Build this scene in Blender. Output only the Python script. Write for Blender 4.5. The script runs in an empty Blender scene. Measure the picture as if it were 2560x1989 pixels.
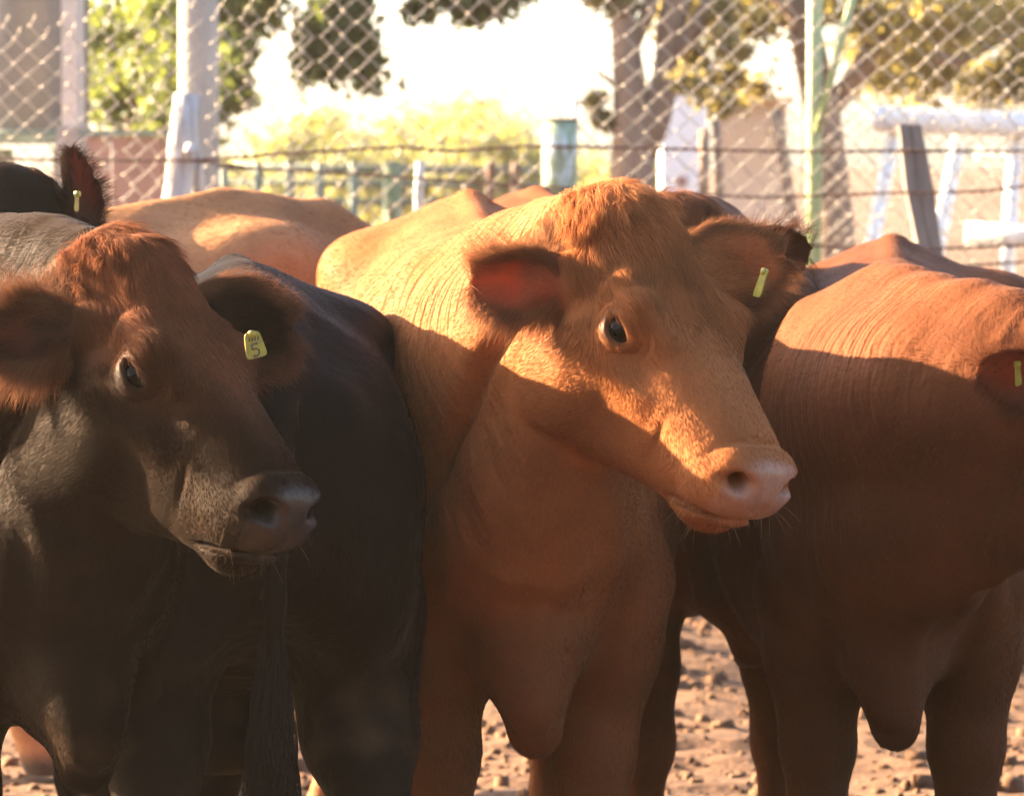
import bpy, math, random
import numpy as np
from mathutils import Vector, Matrix

random.seed(7)
RNG = np.random.default_rng(11)
SC = bpy.context.scene
COL = SC.collection

# ------------------------------------------------------------------ camera
FPX, CAM_H = 10800.0, 1.40                 # focal length in photo pixels (2560 wide), eye height
PITCH = math.atan(595.0 / FPX)
cam_d = bpy.data.cameras.new('camera')
cam = bpy.data.objects.new('camera', cam_d)
COL.objects.link(cam)
cam.location = (0, 0, CAM_H)
cam.rotation_euler = (math.pi / 2 - PITCH, 0, 0)
cam_d.sensor_width = 36.0
cam_d.lens = 36.0 * FPX / 2560.0
cam_d.clip_start, cam_d.clip_end = 0.1, 3000.0
cam_d.dof.use_dof = True
cam_d.dof.focus_distance = 5.95
cam_d.dof.aperture_fstop = 10.0
SC.camera = cam

# ------------------------------------------------------------------ light
SUN_EL, SUN_AZ = math.radians(18.5), math.radians(116.0)   # azimuth from the camera's back, to the left
sun_dir = Vector((-math.sin(SUN_AZ) * math.cos(SUN_EL), -math.cos(SUN_AZ) * math.cos(SUN_EL), math.sin(SUN_EL)))
sun_d = bpy.data.lights.new('sun', 'SUN')
sun_d.energy, sun_d.angle, sun_d.color = 5.0, math.radians(0.6), (1.0, 0.77, 0.50)
sun = bpy.data.objects.new('sun', sun_d)
COL.objects.link(sun)
sun.location = (-8, 14, 10)
sun.rotation_euler = sun_dir.to_track_quat('Z', 'Y').to_euler()
world = bpy.data.worlds.new('World')
SC.world = world
world.use_nodes = True
wn = world.node_tree.nodes
wl = world.node_tree.links
bg = wn['Background']
sky = wn.new('ShaderNodeTexSky')
sky.sky_type = 'NISHITA'
sky.sun_disc = False
sky.sun_elevation = SUN_EL
sky.sun_rotation = math.atan2(sun_dir.x, sun_dir.y)
sky.air_density, sky.dust_density, sky.ozone_density = 0.7, 2.6, 1.0
wl.new(sky.outputs[0], bg.inputs[0])
bg.inputs[1].default_value = 0.075
SC.view_settings.view_transform = 'Standard'
SC.view_settings.look = 'None'
SC.view_settings.exposure = 3.65
SC.view_settings.gamma = 1.0
SC.render.engine = 'CYCLES'
SC.cycles.max_bounces = 6
SC.cycles.transparent_max_bounces = 8
SC.cycles.caustics_reflective = SC.cycles.caustics_refractive = False
SC.cycles_curves.shape = 'RIBBONS'

# ------------------------------------------------------------------ helpers
_cp, _sp = math.cos(PITCH), math.sin(PITCH)


def at(px, py, d):
    """world point seen at photo pixel (px,py) (2560 wide) at axial distance d"""
    u, v = (px - 1280.0) / FPX * d, (994.5 - py) / FPX * d
    return Vector((u, d * _cp + v * _sp, CAM_H - d * _sp + v * _cp))


def tag(o, label=None, cat=None, group=None, kind=None):
    if label: o['label'] = label
    if cat: o['category'] = cat
    if group: o['group'] = group
    if kind: o['kind'] = kind
    return o


def empty(name, loc=(0, 0, 0), rz=0.0):
    o = bpy.data.objects.new(name, None)
    o.empty_display_size = 0.1
    COL.objects.link(o)
    o.location, o.rotation_euler = loc, (0, 0, rz)
    return o


def mesh_obj(name, v, f, mat=None, parent=None, smooth=True, loc=None):
    me = bpy.data.meshes.new(name)
    me.from_pydata([tuple(p) for p in v], [], [tuple(int(i) for i in q) for q in f])
    if smooth: me.shade_smooth()
    me.update()
    o = bpy.data.objects.new(name, me)
    COL.objects.link(o)
    if mat: me.materials.append(mat)
    if parent: o.parent = parent
    if loc is not None: o.location = loc
    return o


def np_mesh(name, v, quads, mat, parent=None):
    """fast mesh from numpy arrays, every face a quad"""
    me = bpy.data.meshes.new(name)
    n, m = len(v), len(quads)
    me.vertices.add(n)
    me.vertices.foreach_set('co', np.ascontiguousarray(v, np.float32).ravel())
    me.loops.add(m * 4)
    me.loops.foreach_set('vertex_index', np.ascontiguousarray(quads, np.int32).ravel())
    me.polygons.add(m)
    me.polygons.foreach_set('loop_start', np.arange(0, m * 4, 4, dtype=np.int32))
    me.update(calc_edges=True)
    me.validate()
    me.shade_smooth()
    me.materials.append(mat)
    o = bpy.data.objects.new(name, me)
    COL.objects.link(o)
    if parent: o.parent = parent
    return o


class NT:
    """short-hand for building a node material"""

    def __init__(self, name):
        self.m = bpy.data.materials.new(name)
        self.m.use_nodes = True
        self.t = self.m.node_tree
        self.n = self.t.nodes
        self.b = self.n['Principled BSDF']
        self.out = self.n['Material Output']

    def add(self, kind, ins=None, **kw):
        nd = self.n.new('ShaderNode' + kind)
        for k, v in kw.items(): setattr(nd, k, v)
        for k, v in (ins or {}).items(): self.set(nd.inputs[k], v)
        return nd

    def set(self, sock, v):
        if isinstance(v, bpy.types.NodeSocket): self.t.links.new(v, sock)
        elif isinstance(v, bpy.types.Node): self.t.links.new(v.outputs[0], sock)
        else: sock.default_value = v

    def p(self, **kw):
        for k, v in kw.items(): self.set(self.b.inputs[k.replace('_', ' ')], v)

    def coord(self, which='Object', scale=(1, 1, 1)):
        c = self.add('TexCoord')
        mp = self.add('Mapping', {'Vector': c.outputs[which], 'Scale': scale})
        return mp.outputs[0]

    def noise(self, vec, scale, detail=4.0, rough=0.55):
        return self.add('TexNoise', {'Vector': vec, 'Scale': scale, 'Detail': detail, 'Roughness': rough}).outputs[0]

    def ramp(self, fac, stops):
        r = self.add('ValToRGB', {'Fac': fac})
        e = r.color_ramp.elements
        while len(e) < len(stops): e.new(0.5)
        for el, (pos, c) in zip(e, stops):
            el.position = pos
            el.color = c if len(c) == 4 else (*c, 1)
        return r.outputs[0]

    def mix(self, fac, a, b, mode='MIX'):
        nd = self.add('Mix', data_type='RGBA', blend_type=mode)
        self.set(nd.inputs[0], fac)
        self.set(nd.inputs[6], a if not isinstance(a, tuple) or len(a) == 4 else (*a, 1))
        self.set(nd.inputs[7], b if not isinstance(b, tuple) or len(b) == 4 else (*b, 1))
        return nd.outputs[2]

    def math(self, op, a, b=0.0, c=None):
        nd = self.add('Math', operation=op)
        self.set(nd.inputs[0], a)
        self.set(nd.inputs[1], b)
        if c is not None: self.set(nd.inputs[2], c)
        return nd.outputs[0]

    def bump(self, h, strength=0.3, dist=0.01, normal=None):
        nd = self.add('Bump', {'Height': h, 'Strength': strength, 'Distance': dist})
        if normal is not None: self.set(nd.inputs['Normal'], normal)
        self.set(self.b.inputs['Normal'], nd.outputs[0])
        return nd.outputs[0]


def plain(name, c, rough=0.7, var=0.25, scale=20.0, bump=0.2, bd=0.004, metallic=0.0, stretch=(1, 1, 1)):
    t = NT(name)
    v = t.coord('Object', stretch)
    n = t.noise(v, scale, 5)
    c1 = tuple(x * (1 - var) for x in c)
    c2 = tuple(min(1, x * (1 + var)) for x in c)
    t.p(Base_Color=t.ramp(n, [(0.3, c1), (0.7, c2)]), Roughness=rough, Metallic=metallic)
    if bump: t.bump(t.noise(v, scale * 3, 4), bump, bd)
    return t.m


def leafy(name, c, var=0.35, trans=0.45):
    """leaf material: colour by object-space noise, light passes through"""
    t = NT(name)
    v = t.coord('Object')
    n = t.noise(v, 3.0, 3)
    col = t.ramp(n, [(0.3, tuple(x * (1 - var) for x in c)), (0.7, tuple(x * (1 + var) for x in c))])
    t.p(Base_Color=col, Roughness=0.6)
    tr = t.add('BsdfTranslucent', {'Color': t.mix(0.5, col, (c[0] * 2.2, c[1] * 2.0, c[2] * .8))})
    mx = t.add('MixShader', {0: trans, 1: t.b.outputs[0], 2: tr.outputs[0]})
    t.t.links.new(mx.outputs[0], t.out.inputs[0])
    return t.m


def tube(pts, rads, seg=10, cap=True):
    """vertices and faces of a tube along points"""
    pts = [Vector(p) for p in pts]
    V, F = [], []
    prev = None
    for i, p in enumerate(pts):
        d = (pts[min(i + 1, len(pts) - 1)] - pts[max(i - 1, 0)]).normalized()
        if prev is None:
            a = d.orthogonal().normalized()
        else:
            a = (prev - d * prev.dot(d)).normalized()
        prev = a
        b = d.cross(a)
        r = rads[i] if hasattr(rads, '__len__') else rads
        for k in range(seg):
            th = 2 * math.pi * k / seg
            V.append(p + (a * math.cos(th) + b * math.sin(th)) * r)
        if i:
            o = (i - 1) * seg
            for k in range(seg):
                k2 = (k + 1) % seg
                F.append((o + k, o + k2, o + seg + k2, o + seg + k))
    if cap:
        F.append(tuple(range(seg - 1, -1, -1)))
        o = (len(pts) - 1) * seg
        F.append(tuple(range(o, o + seg)))
    return V, F


def join(parts):
    V, F = [], []
    for v, f in parts:
        o = len(V)
        V.extend(v)
        F.extend(tuple(i + o for i in q) for q in f)
    return V, F


def box(c, s, rz=0.0, bev=0.0):
    x, y, z = s[0] / 2, s[1] / 2, s[2] / 2
    V = []
    for sz in (-1, 1):
        for sx, sy in ((-1, -1), (1, -1), (1, 1), (-1, 1)):
            px, py = sx * x, sy * y
            V.append(Vector((c[0] + px * math.cos(rz) - py * math.sin(rz), c[1] + px * math.sin(rz) + py * math.cos(rz), c[2] + sz * z)))
    return V, [(3, 2, 1, 0), (4, 5, 6, 7), (0, 1, 5, 4), (1, 2, 6, 5), (2, 3, 7, 6), (3, 0, 4, 7)]


def wob(p, f, s=0.0):
    """cheap smooth pseudo-noise in -1..1 for numpy points (n,3)"""
    x, y, z = p[..., 0] * f, p[..., 1] * f, p[..., 2] * f
    return (np.sin(x * 1.7 + 1.3 * np.sin(y * 1.1 + s) + s) + np.sin(y * 2.3 + 1.1 * np.sin(z * 1.3 + 2 * s) + 1.7)
            + np.sin(z * 1.9 + 1.2 * np.sin(x * 0.9 + 3 * s) + 4.1)) / 3.0
# ------------------------------------------------------------------ ground
def dirt_material():
    t = NT('trodden_dirt')
    v = t.coord('Object')
    n1, n2, n3 = t.noise(v, .9, 5), t.noise(v, 9.0, 6), t.noise(v, 60.0, 4)
    c = t.ramp(n2, [(.28, (.038, .017, .008)), (.5, (.080, .037, .018)), (.72, (.14, .070, .035))])
    c = t.mix(t.ramp(n1, [(.35, (0, 0, 0)), (.65, (.7, .7, .7))]), c, (.11, .054, .026))
    c = t.mix(.35, c, t.ramp(n3, [(.3, (.04, .020, .011)), (.7, (.20, .112, .062))]))
    t.p(Base_Color=c, Roughness=.95, Specular_IOR_Level=.15)
    b = t.bump(n2, .7, .03)
    t.bump(n3, .6, .008, b)
    return t.m


M_DIRT = dirt_material()


def ground_height(x, y):
    p = np.stack([x, y, np.zeros_like(x)], -1)
    near = np.exp(-((y - 9.5) / 6.0) ** 4)
    return near * (.022 * wob(p, 3.1, .3) + .016 * wob(p, 8.3, 1.2) + .012 * wob(p, 21., 2.2) * (wob(p, 5., 4.) > -.2)) - .012 * near


def build_ground():
    xs = np.concatenate([[-400, -120, -40, -12, -6], np.linspace(-3.2, 3.2, 190), [6, 12, 40, 120, 400]])
    ys = np.concatenate([[-20, -4, 2, 4], np.linspace(5.2, 15, 300), [17, 20, 26, 40, 80, 200, 700]])
    X, Y = np.meshgrid(xs, ys, indexing='ij')
    Z = ground_height(X, Y)
    V = np.stack([X, Y, Z], -1).reshape(-1, 3)
    ny = len(ys)
    I, J = np.meshgrid(np.arange(len(xs) - 1), np.arange(ny - 1), indexing='ij')
    a = (I * ny + J).ravel()
    Q = np.stack([a, a + ny, a + ny + 1, a + 1], 1)
    o = np_mesh('ground', V, Q, M_DIRT)
    tag(o, kind='structure')
    # clods and pebbles scattered over the trampled strip
    rg = np.random.default_rng(5)
    VV, QQ = [], []
    cube = np.array([(-1, -1, -1), (1, -1, -1), (1, 1, -1), (-1, 1, -1), (-1, -1, 1), (1, -1, 1), (1, 1, 1), (-1, 1, 1)], float)
    cube[4:, :2] *= .62
    fq = np.array([(3, 2, 1, 0), (4, 5, 6, 7), (0, 1, 5, 4), (1, 2, 6, 5), (2, 3, 7, 6), (3, 0, 4, 7)])
    n = 6500
    cx, cy = rg.uniform(-1.9, 1.9, n), rg.uniform(7.0, 13.5, n)
    gz = ground_height(cx, cy)
    for i in range(n):
        s = min(.030, .0035 * (1 + rg.exponential(1.1)))
        c = cube * (1 + rg.normal(0, .22, (8, 3))) * s * np.array((rg.uniform(.8, 1.5), rg.uniform(.8, 1.5), rg.uniform(.5, .9)))
        a = rg.uniform(0, 6.28)
        R = np.array([(math.cos(a), -math.sin(a), 0), (math.sin(a), math.cos(a), 0), (0, 0, 1)])
        VV.append(c @ R.T + np.array((cx[i], cy[i], gz[i] + s * .3)))
        QQ.append(fq + 8 * i)
    o = np_mesh('dirt_clods', np.concatenate(VV), np.concatenate(QQ), M_DIRT)
    tag(o, 'loose brown clods and pebbles scattered over the trodden dirt', 'clods', kind='stuff')


build_ground()

# ------------------------------------------------------------------ materials of the yard
M_WIRE = plain('galvanised_wire', (.34, .29, .23), .55, .3, 6, .2, .001, .25)
M_RUST = plain('rusty_wire', (.13, .060, .035), .8, .4, 30, .3, .001)
M_CONC = plain('weathered_concrete', (.30, .27, .23), .9, .2, 5, .4, .006)
M_TANK = plain('dull_grey_sheet', (.115, .105, .100), .6, .2, 2.5, .2, .004)
M_PALE = plain('pale_plaster', (.52, .44, .36), .9, .15, 4, .3, .005)
M_PALE2 = plain('pinkish_limewash', (.72, .60, .50), .9, .1, 4, .3, .004)
M_PINK = plain('faded_red_panel', (.33, .175, .125), .85, .2, 3, .3, .004)
M_BEAM = plain('dull_green_paint', (.13, .16, .12), .6, .25, 8, .2, .002)
M_WHITE = plain('chalky_white_paint', (.74, .72, .68), .55, .08, 4, .15, .002)
M_BOARD = plain('sunbleached_boards', (.66, .55, .46), .9, .15, 3, .3, .004, stretch=(1, 1, .3))
M_BARK = plain('brown_bark', (.22, .145, .10), .95, .35, 7, .8, .03, stretch=(1, 1, .35))
M_LEAF1 = leafy('dark_leaves', (.085, .105, .034), .35, .5)
M_LEAF2 = leafy('yellow_green_leaves', (.19, .19, .085), .3, .45)
M_LEAF3 = leafy('olive_leaves', (.21, .18, .085), .35, .55)


def old_wood():
    t = NT('silvery_old_wood')
    v = t.coord('Object', (9, 9, 1.2))
    n = t.noise(v, 4.0, 6, .65)
    n2 = t.noise(t.coord('Object'), 7.0, 4)
    c = t.ramp(n, [(.32, (.09, .075, .065)), (.45, (.36, .33, .30)), (.7, (.56, .53, .49))])
    c = t.mix(t.ramp(n2, [(.6, (0, 0, 0)), (.72, (.7, .7, .7))]), c, (.10, .07, .05))
    t.p(Base_Color=c, Roughness=.85)
    t.bump(n, .8, .01)
    return t.m


def green_pipe():
    t = NT('flaking_green_paint')
    v = t.coord('Object', (1, 1, .35))
    n = t.noise(v, 22.0, 6, .6)
    n2 = t.noise(t.coord('Object'), 9.0, 5)
    c = t.ramp(n2, [(.35, (.15, .20, .095)), (.65, (.26, .31, .18))])
    c = t.mix(t.ramp(n, [(.52, (0, 0, 0)), (.60, (.85, .85, .85))]), c, (.50, .52, .48))
    c = t.mix(t.ramp(t.noise(v, 13.0, 4), [(.60, (0, 0, 0)), (.66, (1, 1, 1))]), c, (.15, .055, .025))
    t.p(Base_Color=c, Roughness=.55)
    t.bump(n, .3, .002)
    return t.m


M_OLD, M_GREEN = old_wood(), green_pipe()

# ------------------------------------------------------------------ fence line behind the herd
FD = 12.7


def post(name, p0, p1, r0, r1, mat, label, cat, seg=14, rough=0.0, group=None, sq=None, n=14):
    """post from the ground point under p0 up to p1"""
    p0, p1 = Vector(p0), Vector(p1)
    d = p1 - p0
    base = p0 - d * (p0.z / d.z) if abs(d.z) > .01 else p0
    base.z = -.05
    rg = np.random.default_rng(abs(hash(label)) % 1000 if False else len(label) * 7)
    pts, rads = [], []
    for i in range(n):
        t = i / (n - 1)
        q = base.lerp(p1, t) - base
        q += Vector((rg.normal(0, rough), rg.normal(0, rough), 0))
        pts.append(q)
        rads.append((r0 + (r1 - r0) * t) * (1 + rg.normal(0, rough * 4)))
    V, Fc = tube(pts, rads, seg)
    if rough:
        V = [v + Vector(rg.normal(0, rough * .35, 3)) for v in V]
    o = mesh_obj(name, V, Fc, mat, loc=base, smooth=sq is None)
    if label: tag(o, label, cat, group)
    return o


w1 = post('wooden_post', at(430, 560, FD), at(468, 236, FD), .050, .040, M_OLD, 'leaning silvery wooden fence post with peeling bark by the concrete pole', 'post', rough=.004)
knot_v, knot_f = tube([at(478, 372, FD - .05) - w1.location, at(470, 385, FD - .07) - w1.location], [.022, .012], 8)
mesh_obj('knot', knot_v, knot_f, M_OLD, w1)
post('wooden_post', at(505, 560, FD + .12), at(478, 345, FD + .02), .020, .022, M_OLD, 'thin wooden brace leaning against the silvery post', 'brace', rough=.002)
gp = post('pipe_post', at(1398, 560, FD), at(1400, 303, FD), .052, .052, M_GREEN, 'thick pale green pipe post with flaking paint and rust', 'post', seg=24)
# open rim of the pipe
ring_v, ring_f = tube([at(1400, 305, FD) - gp.location, at(1400, 300, FD) - gp.location], .0545, 24)
mesh_obj('rim', ring_v, ring_f, M_RUST, gp)
post('wooden_stake', at(1430, 400, FD + .1), at(1435, 246, FD + .1), .022, .006, M_OLD, 'pointed weathered stake standing behind the green pipe post', 'stake', rough=.002)
post('wooden_stake', at(1048, 560, FD + .6), at(1052, 402, FD + .6), .016, .015, M_OLD, 'thin grey stake left of the green pipe post', 'stake', rough=.002)
# split square post at the right
b0, b1 = at(2325, 640, FD), at(2272, 312, FD)
dd = b1 - b0
base = b0 - dd * (b0.z / dd.z)
V, Fc = [], []
N_ = 9
for i in range(N_):
    c = (base.lerp(b1, i / (N_ - 1)) - base)
    w = .036 + .003 * math.sin(i * 2.1)
    for (sx, sy) in ((-1, -1), (-.10, -1), (-.06, -.55), (-.02, -1), (1, -1), (1, 1), (-1, 1)):
        V.append(c + Vector((sx * w + .004 * math.sin(i * 3.3 + sx * 5), sy * w, 0)))
    if i:
        for k in range(7):
            Fc.append(((i - 1) * 7 + k, (i - 1) * 7 + (k + 1) % 7, i * 7 + (k + 1) % 7, i * 7 + k))
Fc.append(tuple(range((N_ - 1) * 7, N_ * 7)))
sp = mesh_obj('split_post', V, Fc, plain('grey_brown_timber', (.17, .135, .11), .9, .35, 6, .6, .006, stretch=(4, 4, .5)), smooth=False, loc=base)
tag(sp, 'squared grey timber post with a long split, leaning at the right', 'post')

fence = empty('wire_fence', (0, FD, 0))
tag(fence, 'rusty fence strands strung between the wooden and pipe posts', 'fence')


def strand(pp, r=.0050, dy=-.07):
    P = [at(x, y, FD + dy) for x, y in pp]
    pts = []
    for i in range(len(P) - 1):
        for k in range(6):
            t = k / 6
            p_ = P[max(i - 1, 0)]
            n_ = P[min(i + 2, len(P) - 1)]
            q = 0.5 * ((2 * P[i]) + (P[i + 1] - p_) * t + (2 * p_ - 5 * P[i] + 4 * P[i + 1] - n_) * t * t + (3 * P[i] - p_ - 3 * P[i + 1] + n_) * t ** 3)
            pts.append(q - fence.location)
    pts.append(P[-1] - fence.location)
    # two twisted wires
    A, B = [], []
    res = []
    for i in range(len(pts) - 1):
        for k in range(4): res.append(pts[i].lerp(pts[i + 1], k / 4))
    res.append(pts[-1])
    L = 0.0
    for i, q in enumerate(res):
        if i: L += (res[i] - res[i - 1]).length
        off = Vector((0, math.cos(L * 110), math.sin(L * 110))) * r * .55
        A.append(q + off)
        B.append(q - off)
    V, Fc = join([tube(A, r * .62, 6), tube(B, r * .62, 6)])
    mesh_obj('strand', V, Fc, M_RUST, fence)


strand([(-300, 392), (0, 398), (450, 401), (700, 386), (900, 373), (1000, 368), (1110, 377), (1230, 371), (1358, 366), (1700, 373), (2000, 379), (2250, 377), (2560, 378), (2900, 372)])
strand([(540, 418), (700, 424), (850, 434), (1050, 446), (1360, 467), (1660, 481), (1900, 493), (2060, 489), (2240, 482), (2450, 478), (2620, 460), (2900, 452)], .0042)
strand([(470, 402), (560, 410), (640, 422)], .0042)
strand([(1900, 607), (2100, 617), (2300, 622), (2560, 614), (2900, 610)])
strand([(1900, 690), (2060, 678), (2300, 672), (2560, 655), (2900, 640)], .0042)

# chain link: each wire its own zigzag, neighbours hooked at the knees
link = empty('chain_link_fence', (0, FD + .13, 0))
tag(link, 'galvanised chain link mesh behind the rusty strands', 'fence')


def zig(height, p, h, r):
    pts = []
    n = int(height / h)
    for i in range(n + 1):
        s = 1 if i % 2 else -1
        z = i * h
        pts.append(Vector((s * (p / 2 - .006), -.004 * s, z - h * .10)))
        pts.append(Vector((s * (p / 2 + .002), .004 * s, z)))
        pts.append(Vector((s * (p / 2 - .006), .004 * s, z + h * .10)))
    pts.append(pts[-1] + Vector((.012, 0, .03)))
    return tube(pts, r, 5, False)


PIT, HH = .041, .0365
zv, zf = zig(1.9, PIT, HH, .0021)
zo = None
nw = int(4.6 / PIT)
for i in range(nw):
    x = -2.2 + i * PIT
    if zo is None:
        zo = mesh_obj('wire', zv, zf, M_WIRE, link)
        o = zo
    else:
        o = bpy.data.objects.new('wire', zo.data)
        COL.objects.link(o)
        o.parent = link
    lift = -.05 if x < -.72 else .30 + .05 * math.sin(x * 2)
    if x < -.72: lift += .03 * math.sin(x * 5.0)
    o.location = (x, .02 * math.sin(x * 2.2), -.06 + lift + (HH if i % 2 else 0) + (0 if x < -.72 else HH * 0))
    o.rotation_euler = (random.uniform(-.01, .01), (.05 if x < -.72 else .03) + random.uniform(-.007, .007), random.uniform(-.15, .15))

# a second, lower mesh fence farther back at the right, with its wrapped trunk
link2 = empty('chain_link_fence', (0, 15.6, 0))
tag(link2, 'finer chain link mesh farther back at the right, below the white pipe', 'fence')
P2, H2 = .030, .028
zv, zf = zig(1.60, P2, H2, .0018)
zo = None
for i in range(int(1.8 / P2)):
    x = .95 + i * P2
    if zo is None:
        zo = o = mesh_obj('wire', zv, zf, M_WIRE, link2)
    else:
        o = bpy.data.objects.new('wire', zo.data)
        COL.objects.link(o)
        o.parent = link2
    o.location = (x, .02 * math.sin(x * 4), (H2 if i % 2 else 0))

# ------------------------------------------------------------------ built things behind the fence
def thing(name, parts, label, cat, loc, kind=None):
    """parts: list of (part name, (V,F) in world coordinates, material)"""
    r = empty(name, loc)
    for n, (v, f), m, *sm_ in parts:
        mesh_obj(n, [Vector(q) - Vector(loc) for q in v], f, m, r, smooth=bool(sm_))
    tag(r, label, cat, kind=kind)
    return r


def bar(a, b, r, seg=12): return tube([a, b], r, seg)


def down(p, z=0.0): return Vector((p.x, p.y, z))


# grey tank with a pale strip of wall at its side, on a green beam
tk = at(60, 200, 16.0)
segs = [Vector((tk.x, tk.y + .25, z)) for z in (1.50, 1.52, 2.0, 2.6, 3.2)]
thing('water_tank', [('tank_shell', tube(segs, [.205, .215, .215, .215, .215], 28), M_TANK, 1),
                     ('rim', tube([segs[0] - Vector((0, 0, .012)), segs[0] + Vector((0, 0, .012))], .222, 28), M_BEAM, 1),
                     ('leg', box((tk.x - .12, tk.y + .25, .72), (.09, .09, 1.44)), M_BEAM), ('leg', box((tk.x + .13, tk.y + .25, .72), (.09, .09, 1.44)), M_BEAM),
                     ('beam', box((tk.x + .05, tk.y + .02, 1.475), (.55, .09, .035)), M_BEAM)],
      'dull grey tank standing on a green beam at the upper left', 'tank', down(tk))
pl = at(183, 200, 15.6)
thing('plaster_pillar', [('shaft', box((pl.x, pl.y, 1.6 + .78), (.052, .30, 1.72)), M_PALE), ('footing', box((pl.x, pl.y, .76), (.09, .34, 1.52)), M_CONC)],
      'narrow pale plaster pillar at the right side of the grey tank', 'pillar', down(pl))
cp = at(497, 200, 14.2)
V, Fc = tube([Vector((cp.x, cp.y, z)) for z in (-.1, .8, 1.6, 2.4, 3.4)], [.072, .070, .067, .064, .060], 20)
o = mesh_obj('concrete_pole', [v - down(cp) for v in V], Fc, M_CONC, loc=down(cp))
tag(o, 'round concrete pole behind the silvery wooden post', 'pole')
# faded red sheet panels
p0, p1 = at(215, 400, 15.0), at(470, 400, 15.0)
parts = []
for i in range(4):
    a = p0.lerp(p1, i / 4)
    b = p0.lerp(p1, (i + 1) / 4)
    parts.append(('panel', box(((a.x + b.x) / 2, a.y + .004 * (i % 2), .74), (abs(b.x - a.x) - .006, .02, 1.48)), M_PINK))
parts.append(('top_rail', box(((p0.x + p1.x) / 2, p0.y, 1.492), (abs(p1.x - p0.x) + .05, .05, .02)), M_BEAM))
thing('panel_fence', parts, 'faded red sheet panels below the tank, behind the wooden post', 'fence', down(p0))
# green pen rails in the middle distance
pr = []
YD = 21.0
for yy, rr in ((418, .022), (455, .018), (500, .018)):
    a, b = at(520, yy, YD), at(1350, yy + 10, YD)
    pr.append(('rail', bar(a, b, rr), M_BEAM, 1))
for xx in (560, 645, 725, 800, 885, 1225, 1290):
    a = at(xx, 405, YD - .05)
    pr.append(('upright', bar(down(a), a, .024), M_BEAM if xx < 1000 else M_RUST, 1))
thing('pen_rails', pr, 'low green pipe rails of a pen seen beyond the mesh', 'pen', (0, YD, 0))
tp = at(980, 402, 18.0)
tag(mesh_obj('pipe_post', *[(lambda vf: ([v - down(tp) for v in vf[0]], vf[1]))(tube([down(tp), tp], .036, 16))][0], M_GREEN, loc=down(tp)), 'teal pipe post in the middle distance, left of the thin grey stake', 'post')

# white pipe corral at the right
WD = 17.0
wpv = []
a, b = at(2205, 298, WD), at(2900, 325, WD)
wpv.append(('top_pipe', bar(a, b, .052, 20), M_WHITE, 1))
ca = tube([a + Vector((-.045, 0, 0)), a + Vector((-.03, 0, 0)), a], [.02, .044, .0545], 20)
wpv.append(('end_cap', ca, M_WHITE, 1))
a, b = at(2415, 585, WD - .2), at(2900, 585, WD - .2)
wpv.append(('lower_pipe', bar(a, b, .046, 20), M_WHITE, 1))
a, b = at(2440, 392, WD + .2), at(2900, 392, WD + .2)
wpv.append(('middle_pipe', bar(a, b, .036, 20), M_WHITE, 1))
for xt, xb in ((2235, 2175), (2400, 2340), (2540, 2520), (2640, 2640)):
    t_, bb = at(xt, 330, WD + .06), at(xb, 640, WD + .06)
    d_ = bb - t_
    wpv.append(('brace', bar(t_, t_ + d_ * (t_.z / -d_.z), .030, 12), M_WHITE , 1))
thing('pipe_corral', wpv, 'white painted pipe corral with thick top pipe at the right', 'corral', (a.x, WD, 0))

# white hut wall and sun-bleached boards right of the trunk
h0, h1 = at(1655, 400, 24.0), at(1765, 400, 24.0)
hv = [('wall', box(((h0.x + h1.x) / 2, 24.3, .95), (h1.x - h0.x, .5, 1.9)), M_WHITE),
      ('hatch', box(((h0.x + h1.x) / 2 - .01, 24.045, 1.28), (.055, .012, .055)), M_PINK),
      ('roof_slab', box(((h0.x + h1.x) / 2, 24.3, 1.925), (h1.x - h0.x + .12, .62, .05)), M_PALE)]
thing('white_hut', hv, 'small white hut wall with a square brown hatch beside the trunk', 'hut', ((h0.x + h1.x) / 2, 24.3, 0))
q0, q1 = at(1795, 400, 20.0), at(1965, 400, 20.0)
qc = (q0 + q1) / 2
thing('plaster_wall', [('wall', box((qc.x, 20.1, .83), (q1.x - q0.x, .2, 1.66)), M_PALE2), ('coping', box((qc.x, 20.1, 1.675), (q1.x - q0.x + .06, .26, .028)), M_PALE2)],
      'stub of pale pinkish plaster wall left of the green pole', 'wall', down(qc))
for nm, xt, yt, xb, d_, r_, lb in (('wooden_stake', 1762, 325, 1755, 16.5, .022, 'brown stake between the white hut and the boards'),
                                   ('wooden_stake', 1790, 300, 1800, 17.0, .018, 'leaning brown stake at the left end of the boards'),
                                   ('wooden_stake', 1940, 275, 1985, 16.8, .026, 'stout brown stake leaning in front of the boards')):
    post(nm, at(xb, 560, d_), at(xt, yt, d_), r_, r_ * .9, M_BARK, lb, 'stake', rough=.003)
# green pole with a lit diagonal stay
M_GPOLE = plain('pale_green_paint', (.30, .36, .15), .5, .12, 4, .1, .002)
g1 = at(2035, 560, 14.6)
thing('green_pole', [('shaft', bar(Vector((g1.x, g1.y, -.05)), Vector((g1.x, g1.y, 3.2)), .026, 16), M_GPOLE, 1),
                     ('stay', bar(at(2042, 330, 14.55), at(2165, -130, 14.55), .013, 12), M_GPOLE, 1)],
      'pale green pole with a slanting stay in front of the right hand trees', 'pole', down(g1))


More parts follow.
